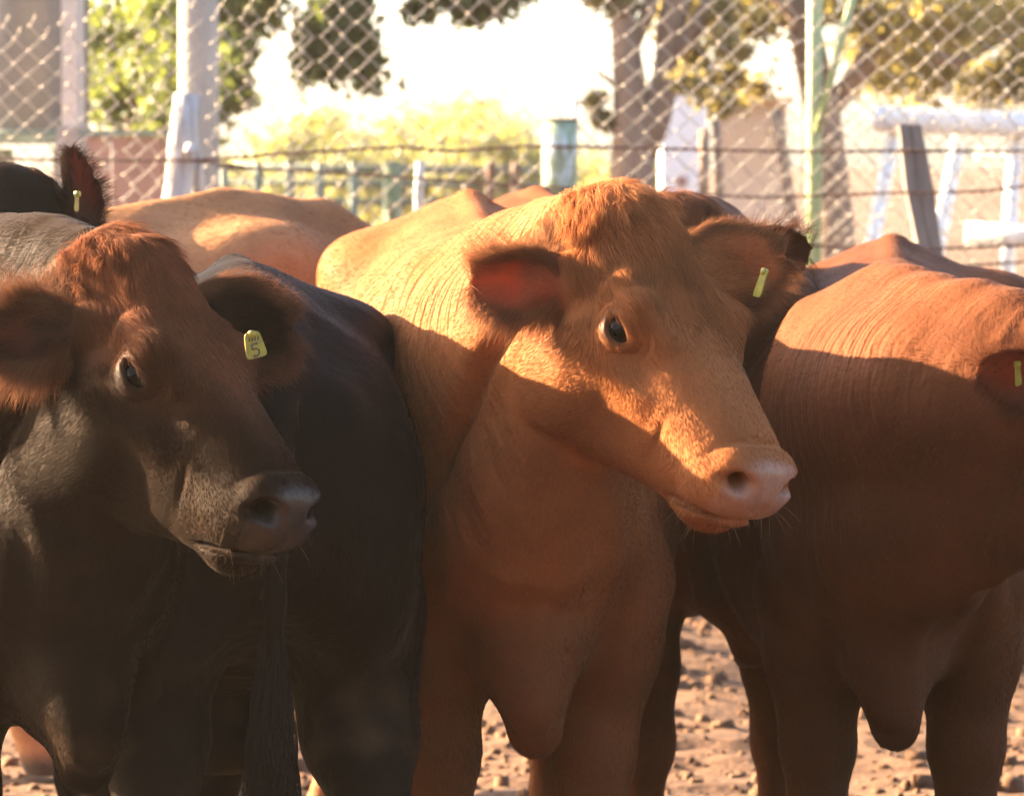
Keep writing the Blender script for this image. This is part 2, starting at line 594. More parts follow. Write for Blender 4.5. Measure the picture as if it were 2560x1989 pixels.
# ------------------------------------------------------------------ trees
def crown_mesh(clumps, leaf, n_per, rg, squash=.8):
    """leaf-sized quads in gaussian clumps: list of (centre, radius)"""
    C = np.array([c for c, r in clumps])
    Rr = np.array([r for c, r in clumps])
    k = np.repeat(np.arange(len(C)), n_per)
    n = len(k)
    off = rg.normal(0, .45, (n, 3))
    off[:, 2] *= squash
    P = C[k] + off * Rr[k][:, None]
    u = rg.normal(0, 1, (n, 3))
    u /= np.linalg.norm(u, axis=1)[:, None]
    w = np.cross(u, rg.normal(0, 1, (n, 3)))
    w /= np.linalg.norm(w, axis=1)[:, None]
    s = leaf * rg.uniform(.6, 1.4, (n, 1))
    V = np.stack([P - u * s, P + w * s * .45, P + u * s, P - w * s * .45], 1).reshape(-1, 3)
    return V, np.arange(4 * n).reshape(-1, 4)


def tree(name, base, trunk, limbs, clumps, leaf, n_per, lmat, label, seed=1, bark=M_BARK, squash=.8):
    rg = np.random.default_rng(seed)
    r = empty(name, base)
    b = Vector(base)
    parts = [tube([Vector(p) - b for p, _ in trunk], [q for _, q in trunk], 14)]
    for lm in limbs: parts.append(tube([Vector(p) - b for p, _ in lm], [q for _, q in lm], 8))
    V, Fc = join(parts)
    V = [v + Vector(rg.normal(0, .004, 3)) for v in V]
    mesh_obj('trunk', V, Fc, bark, r)
    V, Q = crown_mesh([(np.array(c) - np.array(b), q) for c, q in clumps], leaf, n_per, rg, squash)
    np_mesh('crown', V, Q, lmat, r).data.shade_flat()
    tag(r, label, 'tree')
    return r


rgt = np.random.default_rng(3)


def cl(x, y, d, r): return (tuple(at(x, y, d)), r)


# dark tree behind the concrete pole: crown in view plus the part above the frame
D1 = 18.0
c1 = [cl(rgt.uniform(200, 560), rgt.uniform(-60, 330), D1 + rgt.normal(0, .5), .13) for _ in range(46)]
c1 += [cl(rgt.uniform(470, 690), rgt.uniform(-80, 150), D1 + rgt.normal(0, .4), .11) for _ in range(18)]
c1 += [cl(rgt.uniform(540, 600), rgt.uniform(180, 270), D1, .07) for _ in range(3)]
c1 += [cl(rgt.uniform(770, 930), rgt.uniform(50, 195), D1 - .5, .10) for _ in range(9)]
c1 += [cl(rgt.uniform(800, 900), rgt.uniform(-60, 40), D1 - .5, .09) for _ in range(5)]
c1 += [cl(rgt.uniform(790, 905), rgt.uniform(0, 95), D1 - .5, .10) for _ in range(6)]
c1 += [cl(rgt.uniform(1040, 1370), rgt.uniform(-70, 40), D1 - .5, .085) for _ in range(12)]
c1 += [cl(rgt.uniform(-200, 1450), rgt.uniform(-900, -90), D1 + rgt.normal(0, .9), .22) for _ in range(60)]
tb = at(330, 500, D1 + .6)
tree('shade_tree', (tb.x, tb.y, 0),
     [((tb.x, tb.y, -.05), .14), ((tb.x + .03, tb.y, .9), .11), ((tb.x + .08, tb.y, 1.8), .095), ((tb.x + .25, tb.y - .2, 2.7), .08)],
     [[(tuple(at(420, 60, D1 + .4)), .05), (tuple(at(640, -120, D1 - .2)), .035), (tuple(at(860, -60, D1 - .5)), .02), (tuple(at(870, 130, D1 - .5)), .006)],
      [(tuple(at(640, -120, D1 - .2)), .03), (tuple(at(1000, -180, D1 - .5)), .02), (tuple(at(1180, -60, D1 - .5)), .012), (tuple(at(1240, 30, D1 - .5)), .004)],
      [(tuple(at(400, 200, D1 + .4)), .03), (tuple(at(520, 60, D1)), .02), (tuple(at(570, 230, D1)), .005)]],
     c1, .032, 130, M_LEAF1, 'dark green shade tree with drooping branches at the upper left', 4)
# brown trunk right of centre and its olive crown over the right half
D2 = 17.2
c2 = [cl(rgt.uniform(1700, 2600), rgt.uniform(-80, 60), D2 + 1.2 + rgt.normal(0, .7), .14) for _ in range(44)]
c2 += [cl(rgt.uniform(2150, 2600), rgt.uniform(20, 235), D2 + 1.5 + rgt.normal(0, .6), .14) for _ in range(40)]
c2 += [cl(rgt.uniform(1690, 1900), rgt.uniform(40, 290), D2 + .8 + rgt.normal(0, .5), .08) for _ in range(16)]
c2 += [cl(rgt.uniform(1480, 1560), rgt.uniform(-40, 40), D2, .07) for _ in range(4)]
c2 += [cl(rgt.uniform(1490, 1530), rgt.uniform(230, 330), D2, .04) for _ in range(3)]
c2 += [cl(rgt.uniform(1400, 2800), rgt.uniform(-900, -100), D2 + 1 + rgt.normal(0, .9), .24) for _ in range(60)]
tb = at(1590, 560, D2)
tr = lambda x, y, r, dd=0.0: (tuple(at(x, y, D2 + dd)), r)
tree('brown_tree', (tb.x, tb.y, 0),
     [((tb.x, tb.y, -.05), .15), (tuple(at(1582, 560, D2)), .100), (tuple(at(1580, 420, D2)), .088), (tuple(at(1585, 330, D2)), .085), (tuple(at(1572, 200, D2)), .062), (tuple(at(1560, 80, D2)), .055), (tuple(at(1555, -40, D2)), .052), (tuple(at(1535, -260, D2)), .04)],
     [[tr(1600, 400, .06), tr(1640, 290, .058), tr(1668, 170, .052), tr(1676, 60, .055), tr(1730, -100, .05), tr(1800, -300, .04)],
      [tr(1668, 170, .03), tr(1745, 60, .034), tr(1830, -80, .03)],
      [tr(1575, 150, .020), tr(1625, 20, .030), tr(1640, -120, .03)],
      [tr(1590, 250, .012), tr(1540, 215, .009), tr(1495, 180, .004)],
      [tr(1900, -100, .05, .8), tr(2010, 60, .07, .8), tr(2060, 300, .075, .8), tr(2085, 560, .085, .8), tr(2090, 900, .09, .8)],
      [tr(2060, 300, .04, .8), tr(2180, 130, .045, .8), tr(2330, -40, .04, .8)],
      [tr(2180, 130, .025, .8), tr(2390, 150, .03, 1.0), tr(2560, 60, .03, 1.2)]],
     c2, .026, 170, M_LEAF3, 'thick brown tree with gaps between its stems, right of centre', 5)
# bright bushes beyond the pens
D3 = 34.0
c3 = []
for i in range(70):
    x = rgt.uniform(690, 1345)
    top = 285 + 60 * abs((x - 950) / 400) ** 1.5 + 20 * math.sin(x * .02)
    c3.append(cl(x, rgt.uniform(top, 500), D3 + rgt.normal(0, .8), .26))
bb = at(980, 500, D3)
tree('leafy_bush', (bb.x, bb.y, 0), [((bb.x, bb.y, 0), .08), ((bb.x, bb.y, .8), .06), ((bb.x + .1, bb.y, 1.4), .03)],
     [[((bb.x, bb.y, .4), .04), ((bb.x - .6, bb.y, 1.3), .015)], [((bb.x, bb.y, .4), .04), ((bb.x + .7, bb.y, 1.3), .015)]],
     c3, .045, 170, M_LEAF2, 'bright yellow green bush beyond the pen rails', 6)
c4 = [cl(rgt.uniform(480, 1700), rgt.uniform(425, 560), 40 + rgt.normal(0, 1.5), .33) for _ in range(80)]
bb = at(1100, 500, 40)
tree('leafy_bush', (bb.x, bb.y, 0), [((bb.x, bb.y, 0), .08), ((bb.x, bb.y, .5), .05), ((bb.x, bb.y, .8), .03)], [], c4, .06, 90, M_LEAF2,
     'low band of yellow green scrub behind the bright bush', 8)

# dark leaf mass added behind the camera, out of view, to block low sky light
blocker_clumps = [((rgt.uniform(-26, 26), rgt.uniform(-9.5, -6.0), rgt.uniform(.2, 5.2)), rgt.uniform(.7, 1.3)) for _ in range(520)]
V, Q = crown_mesh(blocker_clumps, .20, 60, rgt)
o = np_mesh('added_sky_blocker', V, Q, M_LEAF1)
tag(o, 'unseen mass of dark leaves added behind the camera to block sky light', 'added_sky_blocker', kind='stuff')
# ------------------------------------------------------------------ cattle: a distance field meshed by surface nets
class Field:
    def __init__(self):
        self.pr = []

    def add(self, lo, hi, fn, k=0.03, op='u'):
        self.pr.append((np.array(lo, float), np.array(hi, float), fn, k, op))

    def ball(self, c, r, k=0.03, op='u', R=None):
        """ellipsoid; R = 3x3 axes as columns"""
        c, r = np.array(c, float), np.array(r, float)
        if R is None:
            lo, hi = c - r, c + r
        else:
            e = np.sqrt(((R * r) ** 2).sum(1))
            lo, hi = c - e, c + e

        def fn(X, Y, Z):
            x, y, z = X - c[0], Y - c[1], Z - c[2]
            if R is not None:
                x, y, z = (R[0, 0] * x + R[1, 0] * y + R[2, 0] * z, R[0, 1] * x + R[1, 1] * y + R[2, 1] * z,
                           R[0, 2] * x + R[1, 2] * y + R[2, 2] * z)
            a, b, cc = x / r[0], y / r[1], z / r[2]
            k0 = np.sqrt(a * a + b * b + cc * cc)
            a, b, cc = a / r[0], b / r[1], cc / r[2]
            return k0 * (k0 - 1) / (np.sqrt(a * a + b * b + cc * cc) + 1e-6)
        self.add(lo, hi, fn, k, op)

    def cone(self, a, b, r1, r2, k=0.03, op='u'):
        a, b = np.array(a, float), np.array(b, float)
        ba = b - a
        L2 = ba @ ba + 1e-12

        def fn(X, Y, Z):
            x, y, z = X - a[0], Y - a[1], Z - a[2]
            t = np.clip((x * ba[0] + y * ba[1] + z * ba[2]) / L2, 0, 1)
            return np.sqrt((x - t * ba[0]) ** 2 + (y - t * ba[1]) ** 2 + (z - t * ba[2]) ** 2) - (r1 + (r2 - r1) * t)
        m = max(r1, r2)
        self.add(np.minimum(a - r1, b - r2), np.maximum(a + r1, b + r2), fn, k, op)

    def chain(self, pts, rads, k=0.03, op='u'):
        for i in range(len(pts) - 1):
            self.cone(pts[i], pts[i + 1], rads[i], rads[i + 1], k if i == 0 else min(k, max(0.012, rads[i] * .4)), op)

    def mesh(self, xs, ys, zs, disp=None):
        nx, ny, nz = len(xs), len(ys), len(zs)
        D = np.full((nx, ny, nz), 0.5, np.float32)
        for lo, hi, fn, k, op in self.pr:
            mg = k + 0.035
            i0, i1 = np.searchsorted(xs, (lo[0] - mg, hi[0] + mg))
            j0, j1 = np.searchsorted(ys, (lo[1] - mg, hi[1] + mg))
            k0, k1 = np.searchsorted(zs, (lo[2] - mg, hi[2] + mg))
            if i1 <= i0 or j1 <= j0 or k1 <= k0: continue
            X = xs[i0:i1, None, None].astype(np.float32)
            Y = ys[None, j0:j1, None].astype(np.float32)
            Z = zs[None, None, k0:k1].astype(np.float32)
            s = D[i0:i1, j0:j1, k0:k1]
            if op == 'd':
                s += fn(X, Y, Z)
                continue
            d = fn(X, Y, Z)
            if op == 'u':
                h = np.clip(k - np.abs(s - d), 0, None) / k
                s[...] = np.minimum(s, d) - h * h * k * .25
            else:
                d = -d
                h = np.clip(k - np.abs(s - d), 0, None) / k
                s[...] = np.maximum(s, d) + h * h * k * .25
        return surface_nets(D, xs, ys, zs)


def surface_nets(D, xs, ys, zs):
    S = D < 0
    c = S[:-1, :-1, :-1].astype(np.int8)
    cnt = np.zeros_like(c)
    corners = [(i, j, k) for i in (0, 1) for j in (0, 1) for k in (0, 1)]
    for (i, j, k) in corners:
        cnt += S[i:S.shape[0] - 1 + i, j:S.shape[1] - 1 + j, k:S.shape[2] - 1 + k]
    act = (cnt > 0) & (cnt < 8)
    I, J, K = np.nonzero(act)
    idx = np.full(act.shape, -1, np.int32)
    idx[I, J, K] = np.arange(len(I))
    acc = np.zeros((len(I), 3))
    n = np.zeros(len(I))
    G = [xs, ys, zs]
    for ax in range(3):
        o = [a for a in range(3) if a != ax]
        for u in (0, 1):
            for w in (0, 1):
                c0 = [0, 0, 0]
                c0[o[0]], c0[o[1]] = u, w
                c1 = list(c0)
                c1[ax] = 1
                a = D[I + c0[0], J + c0[1], K + c0[2]]
                b = D[I + c1[0], J + c1[1], K + c1[2]]
                m = (a < 0) != (b < 0)
                t = np.where(m, a / np.where(m, a - b, 1), 0)
                q = [G[q_][(I, J, K)[q_] + c0[q_]] for q_ in range(3)]
                q1 = G[ax][(I, J, K)[ax] + 1]
                q[ax] = q[ax] + t * (q1 - q[ax])
                for q_ in range(3): acc[:, q_] += np.where(m, q[q_], 0)
                n += m
    V = acc / n[:, None]
    quads = []
    for ax in range(3):
        sl0 = [slice(None)] * 3
        sl1 = [slice(None)] * 3
        sl0[ax], sl1[ax] = slice(None, -1), slice(1, None)
        e = S[tuple(sl0)] != S[tuple(sl1)]
        o = [(ax + 1) % 3, (ax + 2) % 3]
        P = np.array(np.nonzero(e))
        ok = (P[o[0]] > 0) & (P[o[1]] > 0) & (P[o[0]] < D.shape[o[0]] - 1) & (P[o[1]] < D.shape[o[1]] - 1)
        P = P[:, ok]
        ins = S[tuple(P)]

        def cell(du, dw):
            Q = P.copy()
            Q[o[0]] -= du
            Q[o[1]] -= dw
            return idx[tuple(Q)]
        q = np.stack([cell(1, 1), cell(0, 1), cell(0, 0), cell(1, 0)], 1)
        q[~ins] = q[~ins][:, ::-1]
        quads.append(q)
    Q = np.concatenate(quads)
    return V, Q[(Q >= 0).all(1)]


def grid_axis(lo, hi, h, fine, hf):
    """coordinates from lo to hi with step h, step hf inside the fine range"""
    if fine is None: return np.arange(lo, hi + h, h)
    out, x = [], lo
    while x < hi + h:
        out.append(x)
        dist = max(fine[0] - x, x - fine[1], 0)
        x += min(h, hf + dist * 0.25)
    return np.array(out)


def unit(v):
    v = np.array(v, float)
    return v / np.linalg.norm(v)


def frame(hx, hy):
    """rotation whose columns are x (exact), y (near), z"""
    hx = unit(hx)
    hy = np.array(hy, float)
    hy = unit(hy - hx * (hy @ hx))
    return np.stack([hx, hy, np.cross(hx, hy)], 1)


def bez(a, b, c, n=6):
    a, b, c = (np.array(q, float) for q in (a, b, c))
    return [a * (1 - t) ** 2 + 2 * b * t * (1 - t) + c * t * t for t in np.linspace(0, 1, n)]


HX = [-.075, -.04, 0.01, .07, .13, .19, .25, .31, .37, .43, .48, .515, .535]
H_TOP = [-.065, -.006, .024, .029, .018, .006, -.002, -.009, -.015, -.021, -.030, -.048, -.075]
H_BOT = [-.10, -.14, -.190, -.250, -.288, -.290, -.268, -.236, -.207, -.186, -.165, -.138, -.102]
H_WT = [.03, .050, .066, .074, .085, .088, .068, .056, .049, .047, .048, .040, .015]
H_WM = [.04, .060, .072, .080, .093, .104, .094, .084, .075, .070, .069, .058, .022]
H_WB = [.03, .045, .056, .068, .074, .070, .058, .048, .043, .047, .050, .040, .012]
EYE = (.215, .082, -.058)
EYE_R = .0270


def eye_frame(s):
    """columns: along the lids (to the nose), up, out of the eye"""
    a = unit((.30, s * .88, .24))
    t = np.array((.95, 0, -.30))
    t = unit(t - a * (t @ a))
    return np.stack([t, np.cross(a, t) * s, a * 1.0], 1)


def head_field(F, o, R, hs, eye_open=1.0, detail=True):
    """skull, jaw, muzzle and eyes in the head frame (x to the nose, y left, z out of the forehead)"""
    o, hs = np.array(o), np.array(hs, float)
    hm = hs.mean()

    def loc(X, Y, Z):
        x, y, z = X - o[0], Y - o[1], Z - o[2]
        return ((R[0, 0] * x + R[1, 0] * y + R[2, 0] * z) / hs[0], (R[0, 1] * x + R[1, 1] * y + R[2, 1] * z) / hs[1],
                (R[0, 2] * x + R[1, 2] * y + R[2, 2] * z) / hs[2])

    def skull(X, Y, Z):
        x, y, z = loc(X, Y, Z)
        sh = x.shape
        xr = x.ravel()
        tp, bt = np.interp(xr, HX, H_TOP).reshape(sh), np.interp(xr, HX, H_BOT).reshape(sh)
        w0, w1, w2 = (np.interp(xr, HX, w).reshape(sh) for w in (H_WT, H_WM, H_WB))
        zc, hh = (tp + bt) / 2, (tp - bt) / 2
        v = np.clip((z - zc) / hh, -1, 1)                 # -1 bottom .. 1 top
        w = np.where(v > .3, w1 + (w0 * 1.12 - w1) * np.clip((v - .3) / .7, 0, 1) ** 1.5, w1 + (w2 * 1.12 - w1) * np.clip((.3 - v) / 1.3, 0, 1) ** 1.2)
        n = 2.5 + 1.1 * np.clip((x - .20) / .12, 0, 1) * np.clip((.50 - x) / .05, 0, 1) * np.clip(v * 2 + .6, 0, 1)
        q = (np.abs(y / w) ** n + np.abs((z - zc) / hh) ** n) ** (1 / n)
        d = (q - 1) * np.minimum(w, hh) * .85
        ends = np.maximum(HX[0] + .005 - x, x - HX[-1] + .004)
        return (np.maximum(d, ends) * hm).astype(np.float32)

    def wp(p): return o + R @ (np.array(p, float) * hs)

    def ball(c, r, k, op='u', Rl=None):
        Rr = R if Rl is None else R @ Rl
        F.ball(wp(c), np.array(r) * (hs if Rl is None else hm), k, op, R=Rr)
    cc = [wp((a, b, c)) for a in (-.075, .535) for b in (-.11, .11) for c in (-.29, .025)]
    F.add(np.min(cc, 0), np.max(cc, 0), skull, .035)
    for s in (-1, 1):
        # brow, cheek bone, jaw muscle, lip swell, nostril wing
        F.cone(wp((.165, s * .074, -.034)), wp((.212, s * .082, -.028)), .016, .018, .045)
        F.cone(wp((.212, s * .084, -.026)), wp((.268, s * .060, -.032)), .019, .011, .03)
        F.cone(wp((.17, s * .088, -.108)), wp((.30, s * .060, -.100)), .017, .014, .04)
        ball((.160, s * .066, -.175), (.085, .036, .095), .03)
        ball((.455, s * .042, -.106), (.050, .022, .028), .03)
        ball((.490, s * .037, -.058), (.030, .024, .026), .02)
        ball(np.array(EYE) * (1, s, 1), (EYE_R + .009, EYE_R + .009, EYE_R + .005), .016, Rl=eye_frame(s))
    # nose pad, chin
    ball((.497, 0, -.075), (.030, .052, .042), .025)
    ball((.458, 0, -.160), (.038, .038, .022), .025)
    if detail:
        def face(X, Y, Z):
            x, y, z = loc(X, Y, Z)
            a = np.abs(y)
            g = lambda t, s_: np.exp(-(t / s_) ** 2)
            sm = lambda t: 1 / (1 + np.exp(-np.clip(t, -30, 30)))
            # mouth line from the front of the lips back to the corner
            zm = -.122 - .50 * (.515 - x)
            d = .013 * g(z - zm, .0060) * sm((x - .428) / .006)
            # hollow in front of the eye
            d += .006 * g(x - .285, .035) * g(z + .072, .018) * sm((a - .04) / .01)
            # middle groove of the nose pad
            d += .004 * g(y, .004) * sm((x - .50) / .005) * g(z + .095, .03)
            # hollow of the cheek between jaw muscle and lips
            d += .004 * g(x - .295, .045) * g(z + .150, .03) * sm((a - .03) / .01)
            # soft creases behind the mouth corner and a rim above the nose pad
            d += .0035 * g(x - .372 + .2 * (z + .12), .007) * g(z + .118, .03)
            d += .0030 * g(x - .462 - .35 * (z + .03), .006) * sm((z + .075) / .01) * g(y, .06)
            # the back edge of the jaw stands clear of the neck
            d += .019 * g(x - .050 - .25 * (z + .2) ** 2, .016) * sm((-.095 - z) / .012) * sm((a - .02) / .01)
            # wrinkles round the lids
            rr = np.sqrt((x - EYE[0] - .006) ** 2 + ((z - EYE[2] - .004) * 1.2) ** 2)
            side = sm((a - .06) / .006)
            d += (.0030 * g(rr - .036, .0035) + .0024 * g(rr - .048, .004) * sm((z - EYE[2]) / .01)) * side
            return d.astype(np.float32)
        F.add(np.min(cc, 0), np.max(cc, 0), face, .01, 'd')
        for s in (-1, 1):
            E = eye_frame(s)
            ball(np.array(EYE) * (1, s, 1) + E[:, 2] * (EYE_R * .92), (.0205, .0125 * eye_open, .016), .004, 's', Rl=E)
            # inner corner of the eye
            F.cone(wp(np.array(EYE) * (1, s, 1) + E[:, 2] * (EYE_R * 1.02) + E[:, 0] * .016 - E[:, 1] * .004),
                   wp(np.array(EYE) * (1, s, 1) + E[:, 2] * (EYE_R * .85) + E[:, 0] * .031 - E[:, 1] * .010), .0055, .003, .006, 's')
            # nostril: a comma that opens outward and runs deep
            F.chain([wp((.540, s * .024, -.066)), wp((.530, s * .036, -.054)), wp((.516, s * .052, -.055)), wp((.500, s * .067, -.066))],
                    [.006, .0125, .0135, .008], .008, 's')
            F.cone(wp((.527, s * .043, -.056)), wp((.455, s * .034, -.070)), .0135, .010, .008, 's')


def ear_field(F, base, ex, en, L=.2, W=.058, cup=.55, th=.0055, k=.022, droop=0.0, base_r=.024):
    """leaf-shaped cupped ear; ex to the tip, en out of the hollow"""
    R = frame(ex, np.cross(unit(en), unit(ex)))          # columns: along, across, hollow
    o = np.array(base, float)

    def loc(P):
        q = P - o
        return q @ R

    def fn(X, Y, Z):
        x, y, z = X - o[0], Y - o[1], Z - o[2]
        s = R[0, 0] * x + R[1, 0] * y + R[2, 0] * z
        t = R[0, 1] * x + R[1, 1] * y + R[2, 1] * z
        n = R[0, 2] * x + R[1, 2] * y + R[2, 2] * z
        u = np.clip(s / L, 0, 1)
        w = W * (0.20 + 1.20 * np.sin(np.clip(u * 1.18 + .02, 0, 1) * math.pi * .60)) * np.sqrt(np.clip(1 - u ** 3.2, 0, 1)) * .74
        c = cup * (1.25 - .75 * u)
        n0 = c * (t * t / W) - .32 * c * W + droop * u * u * L
        dt = np.clip(np.abs(t) - w, 0, None)
        ds = np.clip(-s, 0, None) + np.clip(s - L, 0, None)
        return (np.sqrt(dt * dt + ds * ds + ((n - n0) / np.sqrt(1 + (2 * c * np.clip(t, -W, W) / W) ** 2)) ** 2) - th * (1.35 - .6 * u)).astype(np.float32)
    e = np.array([o, o + R[:, 0] * L])
    F.add(e.min(0) - W * 1.1, e.max(0) + W * 1.1, fn, k)
    F.cone(o - R[:, 0] * .03, o + R[:, 0] * .035, base_r * 1.15, base_r * .9, .03)
    return dict(o=o, R=R, L=L, W=W, loc=loc, cup=cup)


def body_field(F, P):
    g = lambda *a: P.get(*a)
    wd, bel = g('wide', 1.0), g('belly', 0.0)
    BX = [-1.47, -1.43, -1.36, -1.24, -1.08, -.88, -.60, -.30, -.08, .08, .20, .29, .35, .38]
    BT = np.array([1.02, 1.14, 1.225, 1.30, 1.335, 1.315, 1.275, 1.265, 1.285, 1.27, 1.21, 1.12, 1.00, .86])
    BB = np.array([.94, .88, .82, .76, .70, .60 - bel, .53 - bel, .535 - bel * .5, .57, .60, .645, .71, .78, .83])
    BW = np.array([.03, .09, .16, .215, .250, .285, .305, .280, .225, .190, .160, .120, .08, .03])
    BW = BW * np.where(np.array(BX) < -.2, wd, 1.0)

    def trunk(X, Y, Z):
        x = X[:, 0, 0]
        tp, bt, w = (np.interp(x, BX, q)[:, None, None] for q in (BT, BB, BW))
        # smooth the profiles a little
        zc, hh = tp * .45 + bt * .55, None
        up, dn = tp - zc, zc - bt
        v = (Z - zc) / np.where(Z > zc, up, dn)
        n = np.where(Z > zc, np.interp(x, [-1.3, -.9, -.5, 0], [1.75, 1.8, 2.1, 2.15])[:, None, None], 2.35)
        q = (np.abs(Y / w) ** n + np.abs(v) ** n) ** (1 / n)
        d = (q - 1) * np.minimum(w, np.minimum(up, dn)) * .9
        return np.maximum(d, np.maximum(BX[0] - X, X - BX[-1])).astype(np.float32)
    F.add((-1.48, -.34, .45), (.39, .34, 1.31), trunk, .05)
    # spine, withers, tail head
    F.chain([(-1.40, 0, 1.175), (-1.22, 0, 1.275), (-1.0, 0, 1.31), (-.6, 0, 1.245), (-.25, 0, 1.235), (-.06, 0, 1.262), (.06, 0, 1.235)],
            [.035, .03, .032, .03, .032, .045, .05], .06)
    for s in (-1, 1):
        F.ball((-1.00, s * .195 * wd, 1.20), (.11, .06, .055), .11)          # hook bone
        F.ball((-1.385, s * .095, 1.10), (.05, .045, .06), .05)               # pin bone
        F.ball((-1.22, s * .150, .93), (.19, .115, .27), .08)                 # thigh
        F.ball((-1.02, s * .205, .76), (.12, .075, .16), .08)                 # stifle
        F.ball((.04, s * .145, .99), (.15, .08, .25), .07)                   # shoulder blade
        F.ball((.19, s * .125, .83), (.10, .070, .12), .045)
        F.ball((.11, s * .135, .70), (.085, .060, .12), .045)                   # point of shoulder
        f = P.get('legs', {}).get('f%d' % s, (0, 0))
        h = P.get('legs', {}).get('h%d' % s, (0, 0))
        fx, fy, hx, hy = f[0], f[1], h[0], h[1]
        y = s * .125
        F.chain([(.12, s * .135, .76), (.055, s * .13, .66), (.085 + fx * .45, y + fy * .5, .50), (.10 + fx * .6, y + fy * .7, .385)], [.095, .085, .062, .048], .045)
        F.ball((.105 + fx * .6, y + fy * .7, .365), (.050, .048, .058), .03)
        F.chain([(.098 + fx * .62, y + fy * .7, .34), (.085 + fx * .85, y + fy * .9, .20), (.08 + fx, y + fy, .115), (.115 + fx, y + fy, .06)], [.040, .031, .037, .036], .03)
        F.cone((.105 + fx, y + fy, .055), (.135 + fx, y + fy, .012), .042, .050, .015)
        y = s * .165
        F.chain([(-1.10, y, .80), (-1.22 + hx * .3, y + hy * .4, .60), (-1.36 + hx * .5, y + hy * .6, .47)], [.125, .088, .052], .06)
        F.ball((-1.365 + hx * .5, y + hy * .6, .455), (.052, .040, .062), .03)
        F.chain([(-1.355 + hx * .55, y + hy * .6, .42), (-1.325 + hx * .8, y + hy * .85, .24), (-1.31 + hx, y + hy, .12), (-1.275 + hx, y + hy, .06)], [.038, .032, .037, .036], .03)
        F.cone((-1.285 + hx, y + hy, .055), (-1.255 + hx, y + hy, .012), .042, .050, .015)
    # brisket
    F.ball((.25, 0, .690), (.14, .085, .120), .06)
    F.ball((-.82, 0, .55 - bel), (.16, .12, .06), .06)


def neck_field(F, o, R, P, hs):
    o = np.array(o)
    wp = lambda *p: o + R @ (np.array(p, float) * hs)
    tn = P.get('neck_thin', 1.0)
    top, mid, low = wp(.005, 0, -.065), wp(.035 * tn, 0, -.13 * tn), wp(.06 * tn - .03 * (1 - tn), 0, -.20 * tn)
    b = P.get('neck_bend', .5)
    ctl = lambda s, e, dz: s + (np.array((1, 0, 0)) * np.linalg.norm(e - s) * b) + np.array((0, 0, dz))
    S = np.array((-.02, 0, 1.205))
    F.chain(bez(S, ctl(S, top, .06), top, 7), np.linspace(.085, .060, 7), .06)
    S = np.array((.10, 0, 1.04))
    F.chain(bez(S, ctl(S, mid, .03), mid, 7), np.linspace(.200, .105 * tn, 7), .07)
    F.cone((.08, 0, 1.10), (wp(.03, 0, -.11) * .75 + np.array((.08, 0, 1.10)) * .25), .150, .098 * tn, .08)
    S = np.array((.20, 0, .86))
    F.chain(bez(S, ctl(S, low, -.0), low, 7), np.linspace(.155, .066 * tn, 7), .06)
    # dewlap: a thin hanging fold from throat to brisket
    lowb = bez(S, ctl(S, low, 0), low, 9)
    e = np.array(P.get('dewlap_end', (.36, 0, .60)), float)
    dn = np.array((.35, 0, -1.0))
    pts = [lowb[k] + dn * (.145 - .010 * k) for k in (7, 6, 5, 4, 3)] + [(lowb[2] + dn * .14) * .4 + e * .6, e]
    F.chain(pts, [.014, .020, .022, .024, .026, .028, .026], .05)
    F.chain([e + np.array((-.01, 0, .02)), e + np.array((-.06, .006, -.040)), e + np.array((-.12, .010, -.068))], [.038, .036, .020], .05)
    # side folds that run down to the brisket
    for sy, kk in ((-.062, 5), (.055, 4), (-.105, 3)) if P.get('side_folds', True) else ():
        y_ = np.array((0, sy, 0))
        q = [lowb[kk] + dn * .10 + y_ * .9, lowb[2] + dn * .12 + y_, (lowb[1] + dn * .14) * .4 + e * .6 + y_ * .9, e + y_ * .35 + np.array((-.03, 0, .0))]
        F.chain(q, [.010, .016, .018, .014], .035)


def curves_obj(name, pts, rads, cols, mat, parent):
    """pts (n,k,3), rads (n,k), cols (n,3) -> one hair-curves object"""
    n, k = pts.shape[:2]
    cu = bpy.data.hair_curves.new(name)
    cu.add_curves([k] * n)
    cu.attributes['position'].data.foreach_set('vector', np.ascontiguousarray(pts, np.float32).ravel())
    ra = cu.attributes.get('radius') or cu.attributes.new('radius', 'FLOAT', 'POINT')
    ra.data.foreach_set('value', np.ascontiguousarray(rads, np.float32).ravel())
    ca = cu.attributes.new('coat', 'FLOAT_COLOR', 'CURVE')
    ca.data.foreach_set('color', np.ascontiguousarray(np.concatenate([cols, np.ones((n, 1))], 1), np.float32).ravel())
    cu.materials.append(mat)
    ob = bpy.data.objects.new(name, cu)
    COL.objects.link(ob)
    ob.parent = parent
    return ob


